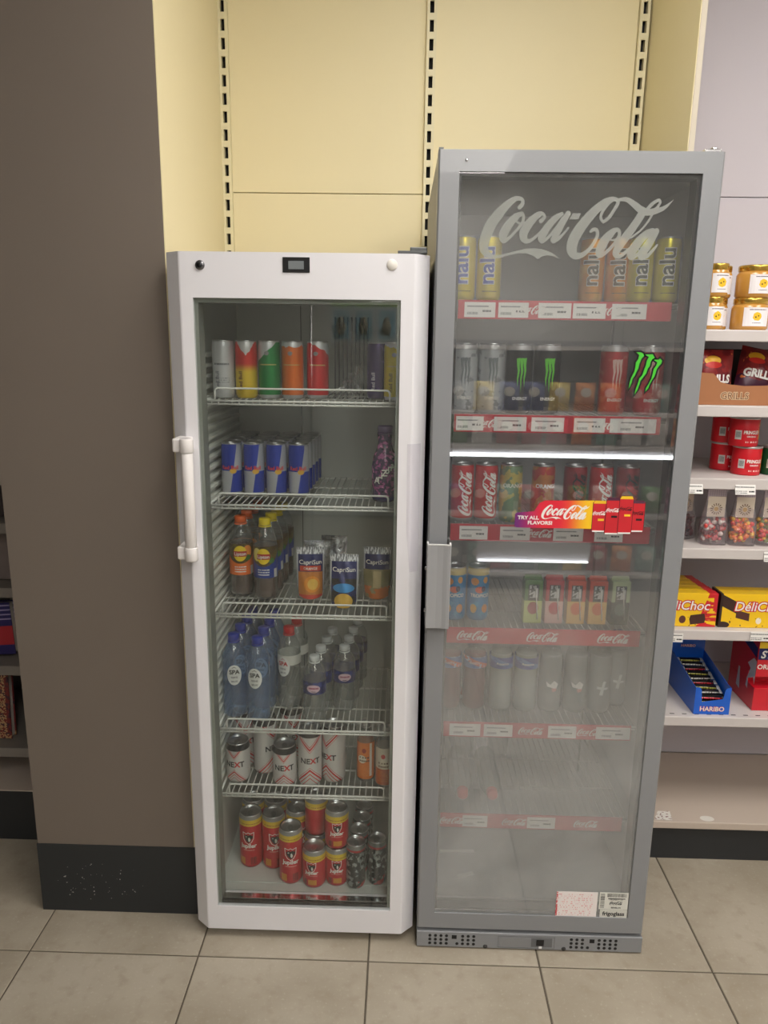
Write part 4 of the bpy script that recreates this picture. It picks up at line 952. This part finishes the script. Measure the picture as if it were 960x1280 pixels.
for x, y, l in ((.190, 1.845, 'red capped clear bottle lying in front on the left'), (.272, 1.845, 'red capped clear bottle lying in front, right one')):
    place(b5, (x, y+.205, gz[5]+.0329), l, 'red capped bottles on the sixth shelf', rot=(PI/2, 0, 0))
for x, y, l in ((.215, 2.12, 'red capped clear bottle standing at the back left'), (.322, 2.12, 'red capped clear bottle standing at the back right')):
    place(b5, (x, y, gz[5]), l, 'red capped bottles on the sixth shelf')
for x, y, rz, w, l in ((.205, 1.83, .35, .05, 'small white paper slip lying on the floor of the grey fridge'), (.19, 1.93, .05, .10, 'long white paper strip at the back of the grey fridge floor')):
    o = MB().prism([(-w/2,-.006),(w/2,-.006),(w/2,.006),(-w/2,.006)], 'z', 0, .0015).build('paper_slip', P('paper_white', (236, 234, 228), .6)); o.location = (x, y, .1182); o.rotation_euler = (0, 0, rz); tag(o, l, 'paper')
# ================================================================== RIGHT SHELVING STOCK
RZ = [z+.0008 for z in RL]
HONEY = P('honey', (200, 146, 66), .25, coat=.6, vary=.08, scale=20); GOLD = P('gold_lid', (214, 176, 84), .25, .9)
def honey(rr, h):
    t = thing('honey_jar', None, 'jar')
    MB().lathe([(0,.001),(rr*.9,.0),(rr,.005),(rr,h*.70),(rr*.93,h*.78),(rr*.86,h*.82)], 28).build('jar_body', HONEY, t)
    MB().lathe([(rr*.84,h*.80),(rr*.92,h*.82),(rr*.93,h*.97),(rr*.90,h),(rr*.2,h-.001),(0,h-.001)], 28).build('lid', GOLD, t)
    w = min(rr*.95, .036)
    def f(d):
        c = d.over((236, 232, 234), d.lines(-w*.6, w*.7, h*.60, h*.66, 1, 500, .4), (110, 100, 110)); fl = d.noise(230)
        c = d.over(c, (((d.u*d.u+(d.z-h*.42)*(d.z-h*.42)).m('SQRT'))-fl*.006).lt(.0085), (240, 192, 40)); c = d.over(c, d.ell(-.004, h*.40, .0022, .0022)+d.ell(.003, h*.44, .002, .002), (90, 60, 20)); return d.over(c, d.lines(-.012, .012, h*.20, h*.24, 1, 600, .4), (110, 100, 110))
    m = design('honey_label_%d' % int(rr*1e4), f, rr+.0006, .45)
    n = 10; pts = [(-w+2*w*k/n) for k in range(n+1)]; wr = wrap(rr+.0006, 0, 0, 1)
    MB().add([wr(u, z) for z in (h*.12, h*.70) for u in pts], [(k, k+1, k+n+2, k+n+1) for k in range(n)]).build('label', m, t)
    return t
hb, hs = honey(.049, .086), honey(.0285, .086)
for i, (o, x, y, z, rz, l) in enumerate(((hb, .966, 2.165, 0, .0, 'wide honey jar at the bottom of the right stack'), (hb, .970, 2.165, .0865, .05, 'wide honey jar on top of the right stack'), (hs, .8475, 2.125, 0, .1, 'narrow honey jar at the bottom front beside the grey fridge'), (hs, .851, 2.125, .0865, .1, 'narrow honey jar on top in front beside the grey fridge'),
        (hs, .884, 2.19, 0, .0, 'narrow honey jar at the bottom of the rear stack'), (hs, .887, 2.19, .0865, 0, 'narrow honey jar on top of the rear stack'))):
    place(o, (x, y, RZ[0]+z), l, 'honey jars', rz)
# open carton of crisp bags
KRAFT = P('kraft_board', (168, 112, 74), .75, vary=.06, scale=30); KIN = P('carton_inside', (28, 26, 28), .8)
c0 = (.955, 2.2, RZ[1]); ct = thing('snack_carton', 'brown open snack carton with wavy front edge on the second shelf', 'carton', c0)
x0, x1, yf, yb, zb = .800, 1.115, 2.081, 2.34, RZ[1]
fr = [(x0, zb), (x1, zb), (x1, zb+.066), (x1-.05, zb+.062), (1.0, zb+.054), (.94, zb+.052), (.895, zb+.056), (.872, zb+.062), (.858, zb+.078), (.85, zb+.085), (x0, zb+.088)]
MB().prism(fr, 'y', yf, yf+.003).build('front_panel', KRAFT, ct, c0)
MB().box(x0, x0+.003, yf+.003, yb, zb, zb+.09).box(x1-.003, x1, yf+.003, yb, zb, zb+.09).build('side_panels', KRAFT, ct, c0)
MB().box(x0+.003, x1-.003, yf+.003, yb, zb, zb+.002).build('bottom_panel', KRAFT, ct, c0)
MB().box(x0, x1, yb-.003, yb, zb, zb+.15).build('back_panel', KIN, ct, c0)
mb = MB(); add_text(mb, 'GRILLS', flat(.914, yf-.0006, zb+.016, .027, asp=.95), 0, .06); mb.build('lettering_outline', P('print_tan', (222, 196, 160), .6), ct, c0)
mb = MB(); add_text(mb, 'GRILLS', flat(.914, yf-.001, zb+.016, .027, asp=.95), 0, .0); mb.build('lettering', P('print_brown', (120, 76, 46), .6), ct, c0)
def crisp(d):
    n = d.noise(24); c = d.over((110, 22, 30), n.gt(.52), (136, 34, 34)); c = d.over(c, (d.z-.03-n*.05).lt(0), (70, 26, 50)); c = d.over(c, d.ell(-.012, .115, .022, .013), (232, 176, 40)); c = d.over(c, d.ell(-.010, .103, .022, .009), (196, 40, 34)); return d.over(c, d.noise(50).gt(.68), (206, 110, 50))
CRM = design('crisp_print', crisp, None, .28, .1, bump=.3, bscale=30); CRB = P('crisp_back', (120, 30, 34), .35)
def crisps(seed):
    t, frn = pouch('crisp_bag', .105, .145, .045, CRM, CRB, gus=0, seed=seed); t['category'] = 'bag'
    mb = MB(); vs, fs = text_mesh('GRILLS', .05); add_shape(mb, vs, fs, lambda a, b: (lambda p: (p[0], p[1]-.0022, p[2]))(frn(a*.026, .055+b*.030))); mb.build('lettering', INKW, t); return t
g1, g2 = crisps(1), crisps(4)
place(g1, (.872, 2.130, zb+.0035), 'maroon crisp bag upright at the left in the carton', 'crisp bags in the carton', rot=(-.05, 0, .1))
place(g2, (.992, 2.155, zb+.016), 'maroon crisp bag leaning at the right in the carton', 'crisp bags in the carton', rot=(-.3, .2, -.1))
# small crisp tubs
def tub(base, nm):
    rr, h = .0395, .083
    def f(d):
        c = d.over(base, d.rect(-.040, -.022, .020, .046), (206, 206, 202)); c = d.over(c, d.rect(-.038, -.024, .026, .042)*(d.z*900).fr().gt(.45), (70, 74, 74))
        c = d.over(c, d.rect(.030, .05, .02, .07)*d.noise(50).gt(.45), (232, 150, 40)); return d.over(c, d.lines(-.010, .03, .008, .018, 1, 260, .5), (240, 220, 214))
    t = thing('crisp_tub', None, 'tub')
    MB().lathe([(0,.002),(rr*.97,0),(rr,.003),(rr,h-.006),(rr*.99,h-.005)], 32).build('tub_body', design('tub_'+nm, f, rr, .35), t)
    MB().lathe([(rr*1.01,h-.006),(rr*1.025,h-.004),(rr*1.02,h),(rr*.97,h),(rr*.96,h-.003),(0,h-.003)], 32).build('lid', P('tub_rim', (190, 186, 184), .3, .6), t)
    mb = MB(); T('PRINGLES', rr, .006, .036, .0135, asp=.8, bold=.03)(mb); mb.build('lettering', INKW, t)
    mb = MB(); T('ORIGINAL', rr, .006, .027, .006, bold=.02)(mb); mb.build('flavour_lettering', INKW, t)
    return t
tb, tg = tub((206, 24, 38), 'red'), tub((20, 84, 48), 'green')
for o, x, y, z, rz, l in ((tb, 1.004, 2.160, 0, .05, 'red crisp tub at the bottom of the front stack'), (tb, .986, 2.156, .0832, .0, 'red crisp tub on top of the front stack'), (tb, .976, 2.243, 0, .2, 'red crisp tub at the bottom of the rear stack'), (tb, .972, 2.243, .0832, .15, 'red crisp tub on top of the rear stack'), (tg, 1.090, 2.165, 0, 0, 'green crisp tub at the right edge of the shelf')):
    place(o, (x, y, RZ[2]+z), l, 'small crisp tubs', rz)
# candy bags
FILM = clear('candy_film', (250, 248, 250), 3.0, .08, haze=.10, hazecol=(236, 226, 232))
def gingham(d):
    a = (d.u*160).fr().gt(.5); b = (d.z*160).fr().gt(.5); return d.over(d.over((214, 200, 206), a*.5, (168, 150, 166)), b*.5, (168, 150, 166))
GING = design('gingham_header', gingham, None, .5)
def card_fn(d):
    r = ((d.u*d.u)+(d.z-.105)*(d.z-.105)).m('SQRT'); a = d.u.m('ARCTAN2', d.z-.105)
    c = d.over((222, 208, 190), r.gt(.009)*r.lt(.017)*(a*2.2).fr().gt(.55), (120, 96, 76)); return d.over(c, r.lt(.0065), (214, 178, 120))
CARD = design('sun_card', card_fn, None, .55)
ICO = [(0,0,1),(.894,0,.447),(.276,.851,.447),(-.724,.526,.447),(-.724,-.526,.447),(.276,-.851,.447),(.724,.526,-.447),(-.276,.851,-.447),(-.894,0,-.447),(-.276,-.851,-.447),(.724,-.526,-.447),(0,0,-1)]
ICF = [(0,1,2),(0,2,3),(0,3,4),(0,4,5),(0,5,1),(1,6,2),(2,7,3),(3,8,4),(4,9,5),(5,10,1),(2,6,7),(3,7,8),(4,8,9),(5,9,10),(1,10,6),(7,6,11),(8,7,11),(9,8,11),(10,9,11),(6,10,11)]
def candy_bag(cols, seed, top):
    t = thing('candy_bag', None, 'bag'); rn = random.Random(seed); w, h, dp = .038, .158, .024
    def lv(b): 
        k = min(1, max(0, (b-.35)/.5)); return w*(1-.28*k), dp*(1-.93*k)
    vs, fs = [], []; nb = 10; ns = 20
    for j in range(nb+1):
        a_, d_ = lv(j/nb)
        for k in range(ns):
            q = 2*PI*k/ns; c_, s_ = math.cos(q), math.sin(q)
            vs.append((a_*math.copysign(abs(c_)**.5, c_)+rn.uniform(-.0008, .0008), d_*math.copysign(abs(s_)**.5, s_), h*j/nb))
    for j in range(nb):
        for k in range(ns): fs.append((j*ns+k, j*ns+(k+1) % ns, (j+1)*ns+(k+1) % ns, (j+1)*ns+k))
    fs.append(tuple(range(ns))[::-1])
    MB().add(vs, fs, 0, True).build('film_bag', FILM, t)
    mb = MB()
    for k in range(90):
        x, y, z = rn.uniform(-w+.009, w-.009), rn.uniform(-dp+.008, dp-.008), .011+rn.random()**1.1*top
        sx, sy, sz = (rn.uniform(.005, .0095) for _ in range(3)); mi = rn.randrange(len(cols))
        mb.add([(x+a*sx, y+b*sy, z+c*sz) for a, b, c in ICO], ICF, mi, True)
    tag(mb.build('candies', [P('candy_%d_%d_%d' % c, c, .25, coat=.4) for c in cols], t), kind='stuff')
    MB().box(-.027, .027, -.0055, -.0045, h-.03, h+.012).build('header', GING, t)
    MB().box(-.0255, .0255, -.0085, -.0078, .082, .142).build('card', CARD, t).rotation_euler = (0, 0, 0)
    return t
BR, OR_, RD, WHC, PK, YL, GRN = (110, 40, 46), (240, 126, 36), (220, 60, 50), (226, 214, 206), (230, 120, 126), (240, 190, 60), (120, 140, 60)
for cols, sd, x, y, rz, top, l in (((RD, PK, WHC, BR), 1, .917, 2.128, .0, .062, 'clear candy bag of red and pink sweets, left of the front ones'), ((OR_, RD, OR_, YL), 2, .998, 2.124, -.05, .066, 'clear candy bag of orange sweets in the middle'), ((RD, OR_, YL, GRN), 3, 1.079, 2.130, .05, .07, 'clear candy bag of red and yellow sweets at the right'), ((BR, (90, 40, 40), (60, 30, 40)), 4, .853, 2.19, .5, .055, 'clear candy bag of dark sweets turned behind the grey fridge')):
    place(candy_bag(cols, sd, top), (x, y, RZ[3]), l, 'clear candy bags with gingham headers', rz)
# biscuit boxes
def biscuit(kind):
    W, H = .190, .104
    def f(d):
        n = d.noise(90); c = d.over((244, 198, 26), d.noise(12).gt(.62), (250, 214, 70))
        if kind == 0:
            c = d.over(c, (d.u-.052-(d.z-.05)*.3).gt(.0)*d.noise(40, d.vec(d.z*2.2, d.u*.4)).gt(.47), (206, 30, 40)); c = d.over(c, (d.u-.083).gt(0)*d.z.gt(.05), (206, 30, 44))
            c = d.over(c, ((d.u-.040).abs()+(d.z-.024).abs()*.25).lt(.024)*(d.z-.024-d.u*.15+.006).abs().lt(.015), (66, 36, 30)); c = d.over(c, d.ell(-.004, .022, .010, .012), (96, 54, 46))
        else:
            c = d.over(c, (d.z-.064-(d.u+.05)*-.5).abs().lt(.018)*d.u.lt(-.045), (60, 36, 32)); c = d.over(c, d.rect(-.10, -.088, 0, .2), (44, 26, 26)); c = d.over(c, (d.z-.035+d.u*.25+.004).abs().lt(.012)*(d.u+.026).abs().lt(.020), (84, 44, 40)); c = d.over(c, d.ell(.022, .022, .008, .010), (236, 226, 206))
            c = d.over(c, d.ell(-.082, .008, .02, .010), (50, 30, 30))
        return d.over(c, (n.gt(.68))*d.z.lt(.045)*(d.u.abs()-.03).abs().lt(.04), (70, 44, 30))
    t = thing('biscuit_box', None, 'box')
    MB().box(-W/2, W/2, 0, .034, 0, H, bev=.0012).build('box_body', design('biscuit_print_%d' % kind, f, None, .3, coat=.3), t)
    mb = MB(); tx = -.004 if kind == 0 else .022; add_text(mb, 'DéliChoc', flat(tx, -.0006, .053, .040, asp=.98), 0, .075, .15); mb.build('lettering_outline', P('choc_red', (206, 24, 40), .4), t)
    mb = MB(); add_text(mb, 'DéliChoc', flat(tx, -.0011, .053, .040, asp=.98), 0, .012, .15); mb.build('lettering', INKW, t)
    return t
d0, d1 = biscuit(0), biscuit(1)
for j in range(5): place(d0, (.8485-.003*j, 2.096+.036*j, RZ[4]), 'yellow biscuit box in the left file, %s from the front' % ORD[j], 'yellow biscuit boxes')
for j in range(2): place(d1, (1.046, 2.096+.036*j, RZ[4]), 'yellow biscuit box with brown corner at the right, %s' % ('front one', 'rear one')[j], 'yellow biscuit boxes')
# blue counter box of liquorice bars
c0 = (.958, 2.19, RZ[5]); hb_ = thing('counter_box', 'blue open counter box of wrapped candy bars on the lower shelf', 'box', c0)
BLUE = P('box_blue', (22, 96, 206), .35, coat=.2); z0 = RZ[5]
x0, x1, yf, yb = .9045, 1.0115, 2.0865, 2.305
MB().prism([(x0,z0),(x1,z0),(x1,z0+.087),(x1-.012,z0+.087),(x1-.018,z0+.078),(x1-.022,z0+.05),(x0+.022,z0+.04),(x0+.018,z0+.078),(x0+.014,z0+.086),(x0,z0+.087)], 'y', yf, yf+.0015).build('front_panel', BLUE, hb_, c0)
for x in (x0, x1-.0015): MB().prism([(yf+.0015,z0),(yb-.0015,z0),(yb-.0015,z0+.118),(yf+.03,z0+.088),(yf+.0015,z0+.087)], 'x', x, x+.0015).build('side_panel', BLUE, hb_, c0)
MB().box(x0, x1, yb-.0015, yb, z0, z0+.195).build('back_panel', BLUE, hb_, c0)
MB().box(x0+.0015, x1-.0015, yf+.0015, yb-.0015, z0, z0+.0015).build('bottom_panel', BLUE, hb_, c0)
MB().prism([(x0+.02,z0+.165),(x1-.03,z0+.165),(x1-.025,z0+.185),(x0+.05,z0+.19)], 'y', yb-.0025, yb-.0016).build('fruit_print', design('fruit_print', lambda d: d.over((206, 60, 40), d.noise(60).gt(.5), (236, 190, 40))), hb_, c0)
for nm, b_, m, dy in (('lettering_outline', .06, P('print_red', (206, 34, 44), .4), 0), ('lettering', .012, INKW, .0005)):
    mb = MB(); add_text(mb, 'HARIBO', flat(.959, yf-.0006-dy, z0+.011, .0205, asp=1.0), 0, b_); add_text(mb, 'HARIBO', flat(.957, yb-.0022-dy, z0+.128, .012, asp=1.1), 0, b_); mb.build(nm, m, hb_, c0)
def bar_print(k):
    return design('bar_print_%d' % k, lambda d: d.over(d.over((34, 32, 32), d.lines(-.03, .03, -.006, .006, 1, 240, .45), [(206, 60, 70), (220, 220, 214), (196, 190, 90)][k]), d.u.abs().gt(.033), (190, 190, 188)), None, .25, .2)
def bar(k):
    mb = MB(); n = 8; prof = [(-.044,.0004,.010),(-.036,.0006,.010),(-.033,.0055,.008),(.033,.0055,.008),(.036,.0006,.010),(.044,.0004,.010)]
    vs = [(x, b*math.cos(2*PI*q/n), a*math.sin(2*PI*q/n)) for x, a, b in prof for q in range(n)]
    fs = [(i*n+q, i*n+(q+1) % n, (i+1)*n+(q+1) % n, (i+1)*n+q) for i in range(len(prof)-1) for q in range(n)]+[tuple(range(n)), tuple(range((len(prof)-1)*n, len(prof)*n))]
    o = MB().add(vs, fs, 0, True).build('candy_bar', bar_print(k)); o['category'] = 'candy bar'; return o
bars = [bar(0), bar(1), bar(2)]
for i, (y, z) in enumerate(((2.103, .010), (2.103, .0225), (2.103, .035), (2.103, .0475), (2.128, .0555), (2.150, .0605), (2.172, .0655), (2.194, .0705), (2.216, .0755), (2.240, .0805), (2.265, .0855), (2.286, .0905))):
    place(bars[i % 3], (.958, y, z0+z), ('dark wrapped candy bar in the front pile of the blue box, %s from the bottom' % ORD[i]) if i < 4 else 'dark wrapped candy bar in the blue box, %s step behind the front pile' % ORD[i-4], 'candy bars in the blue box', rot=(.25 if i > 3 else 0, 0, .03*((i*7) % 5-2)))
bk = MB().box(x0+.004, x1-.004, 2.116, 2.30, z0+.0018, z0+.046)
o = bk.build('candy_filler', P('filler_dark', (30, 28, 30), .6), hb_, c0)
# red gum display box
c0 = (1.19, 2.2, RZ[5]); rb_ = thing('counter_box', 'tall red gum display box at the right end of the lower shelf', 'box', c0)
rx0, rx1, ryf, ryb = 1.094, 1.29, 2.118, 2.29
REDB = P('gum_red', (206, 22, 42), .35, coat=.3); NAVY = P('gum_navy', (20, 30, 96), .4); GYEL = P('gum_yellow', (236, 196, 30), .4); GSIL = P('gum_silver', (196, 192, 196), .4)
MB().box(rx0, rx1, ryf, ryb, z0, z0+.075, bev=.001).box(rx0, rx1, ryf+.05, ryb, z0+.0755, z0+.236).build('box_body', REDB, rb_, c0)
MB().box(rx0-.001, rx1, ryf, ryf+.05, z0+.112, z0+.225).build('lid_front', REDB, rb_, c0)
MB().box(rx0, rx1, ryf-.0008, ryf, z0+.205, z0+.225).build('top_band', GYEL, rb_, c0)
MB().box(rx0, rx1, ryf-.0008, ryf, z0+.168, z0+.2045).build('brand_band', NAVY, rb_, c0)
mb = MB(); add_text(mb, 'STIMOROL', flat(1.176, ryf-.0014, z0+.174, .033, asp=.95), 0, .03, .2); add_text(mb, 'ORIGINAL', flat(1.142, ryf-.0014, z0+.138, .021), 0, .02); mb.build('lettering', INKW, rb_, c0)
ngx = lambda pts: MB().add([(rx0-.0016, y, z0+z) for y, z in pts], [tuple(range(len(pts)))])
ngx([(ryf+.005,.17),(ryf+.155,.205),(ryf+.155,.235),(ryf+.005,.203)]).build('side_band', NAVY, rb_, c0)
ngx([(ryf+.02,.165),(ryf+.055,.135),(ryf+.035,.125),(ryf+.05,.085),(ryf+.012,.105),(ryf+.002,.085),(ryf+.002,.16)]).build('side_star', GSIL, rb_, c0)
ngx([(ryf+.09,.03),(ryf+.115,.035),(ryf+.11,.10),(ryf+.10,.10)]).build('side_print', GSIL, rb_, c0)
ngx([(ryf+.04,.055),(ryf+.053,.06),(ryf+.05,.09),(ryf+.042,.085)]).build('side_print', GSIL, rb_, c0)
# ================================================================== BOOKS BEHIND THE PILLAR
def book(w, h, dp, mat, label, loc, rot=(0,0,0)):
    t = thing('book', label, 'book', loc, 0, 'books on the shadowed shelf'); t.rotation_euler = rot
    MB().box(-w/2, w/2, 0, .003, 0, h).box(-w/2, w/2, dp-.003, dp, 0, h).box(-w/2, -w/2+.003, .003, dp-.003, 0, h).build('cover', mat, t)
    MB().box(-w/2+.0032, w/2-.004, .0032, dp-.0032, .004, h-.004).build('pages', P('page_paper', (206, 200, 188), .8, vary=.08, scale=200), t)
LB = [1.06, .862, .612, .335]
book(.17, .15, .03, P('book_grey', (120, 108, 104), .5, vary=.2, scale=20), 'grey magazine standing on the upper visible shelf', (-1.262, 2.14, .8665), (-.12, 0, 0))
book(.07, .15, .02, P('book_brown', (96, 66, 58), .5), 'brown book beside the grey magazine', (-1.135, 2.15, .8665), (-.1, 0, 0))
book(.17, .165, .03, design('book_blue', lambda d: d.over(d.over((40, 34, 92), d.u.gt(.035)*d.z.gt(.03)*d.z.lt(.09), (170, 40, 50)), (d.z*70).fr().gt(.7)*d.z.gt(.11), (150, 140, 180)), None, .4), 'blue and red paperback on the middle shelf', (-1.272, 2.125, .622), (-.08, -.08, 0))
book(.10, .172, .02, P('book_white', (176, 168, 158), .5, vary=.05, scale=40), 'pale booklet leaning beside the blue paperback', (-1.158, 2.17, .620), (-.08, -.08, 0))
def carpet(d):
    a = (d.u.abs()-.075).abs().lt(.012)+(d.z-.11).abs().gt(.095); n = d.noise(75, detail=3)
    return d.over(d.over((112, 36, 34), n.gt(.52), (60, 30, 44)), a.mn(1.0)*d.noise(140).gt(.5), (176, 140, 100))
book(.20, .225, .03, design('book_carpet', carpet, None, .5), 'large book with a red carpet pattern cover on the low shelf', (-1.325, 2.12, .339), (-.06, 0, 0))
book(.12, .10, .02, P('book_dark', (60, 50, 50), .5), 'dark book at the edge of the top visible shelf', (-1.25, 2.14, 1.064), (-.06, 0, 0))
# ================================================================== RACK BEHIND THE CAMERA (mirrored in the glass)
RY = -1.32; c0 = (.9, RY, 0)
rk = thing('snack_rack', 'low open snack rack behind the camera, mirrored in the fridge glass', 'rack', c0)
MB().box(.1, 2.1, RY-.42, RY-.40, 0, 1.62).build('back_panel', P('rack_grey', (120, 120, 124), .6), rk, c0)
for z in (.12, .52, .965, 1.18, 1.585): MB().box(.1, 2.1, RY-.40, RY, z-.025, z, bev=.002).build('shelf', SHELFM, rk, c0)
MB().box(.1, 2.1, RY-.39, RY-.02, 0, .095).build('plinth', BLK, rk, c0)
for x in (.1, 2.08): MB().box(x, x+.02, RY-.40, RY, .0, 1.62).build('side_panel', SHELFM, rk, c0)
LEDM = P('led_strip', (250, 252, 255), .5, emit=9)
ld = thing('strip_lamp', 'lit strip lamp under a shelf of the rack behind the camera', 'lamp', (1.0, RY+.012, .905))
MB().box(-.70, .74, -.006, .012, -.012, .012, bev=.003).build('tube', LEDM, ld); MB().box(-.72, .76, -.012, -.004, .012, .035).build('housing', WHM, ld)
MB().box(-.71, -.70, -.006, .012, -.01, .012).box(.74, .75, -.006, .012, -.01, .012).build('end_caps', WHM, ld)
ld.location.y = RY+.014
l2 = thing('strip_lamp', 'broad lit diffuser low on the rack behind the camera', 'lamp', (.88, RY+.002, .20))
MB().box(-.36, .36, .012, .024, 0, .012, bev=.002).build('tube', LEDM, l2); MB().prism([(-.001, -.004), (.006, -.004), (.006, .04), (.02, .14), (.016, .142), (-.001, .04)], 'x', -.37, .37).build('reflector', WHM, l2)
rc = random.Random(11)
SN = [(150, 30, 40), (60, 110, 50), (206, 170, 60), (60, 70, 120), (196, 190, 186), (120, 60, 90), (206, 110, 40), (40, 44, 48), (170, 60, 60), (90, 130, 120)]
def snack(c, k):
    f = lambda d: d.over(d.over(c, d.noise(14).gt(.54), tuple(min(255, v+60) for v in c)), d.ell(0, .12, .035, .03), (226, 220, 210))
    t, _ = pouch('snack_bag', (.13), .18, .05, design('snack_%d' % k, f, None, .3, .1, bump=.2, bscale=30), P('snack_back', (150, 140, 140), .4), gus=0, seed=k); t['category'] = 'bag'; return t
sn = [snack(c, k) for k, c in enumerate(SN)]
for z in (.12, .52, .965, 1.18):
    for i in range(12):
        place(sn[rc.randrange(10)], (.2+.16*i, RY-.07, z+.003), 'snack bag behind the camera on the %s rack shelf, %s from the left' % ({.12: 'lowest', .52: 'second', .965: 'third', 1.18: 'top'}[z], (ORD+['ninth', 'tenth', 'eleventh', 'twelfth'])[i]), 'snack bags on the rack behind the camera', rot=(.06, 0, PI+rc.uniform(-.15, .15)))
crd = thing('blister_card', None, 'card')
MB().box(-.065, .065, -.001, .001, 0, .235).build('backing_card', design('card_blue', lambda d: d.over((214, 224, 230), d.z.gt(.21), (150, 186, 120)), None, .5), crd)
MB().box(-.05, .05, .001, .0018, .02, .19).build('printed_window', P('card_sky', (140, 190, 214), .4), crd)
mb = MB()
for k in range(14): 
    a = rc.uniform(0, 6); mb.add([(x*.02+.016*math.cos(a)*rc.random(), .012+y*.008, .10+.045*rc.uniform(-1, 1)+z*.018) for x, y, z in ICO], ICF, k % 2, True)
tag(mb.build('trinkets', [P('trinket_dark', (60, 54, 46), .4, .5), P('trinket_light', (206, 190, 160), .4, .5)], crd), kind='stuff')
hr_ = thing('card_rail', 'wire rail holding blister cards behind the camera', 'rail', (-.23, RY, 0))
MB().tube([(-.36, 0, 1.835), (.31, 0, 1.835)], .005, 8).build('rail', CHR, hr_)
for s in (-.345, .30): MB().tube([(s, 0, .0), (s, 0, 1.835)], .008, 8).build('post', CHR, hr_)
for i in range(4): place(crd, (-.385+.142*i, RY+.0085, 1.592), 'blue blister card on the rail behind the camera, %s of four' % ORD[i], 'blister cards behind the camera', rz=0)
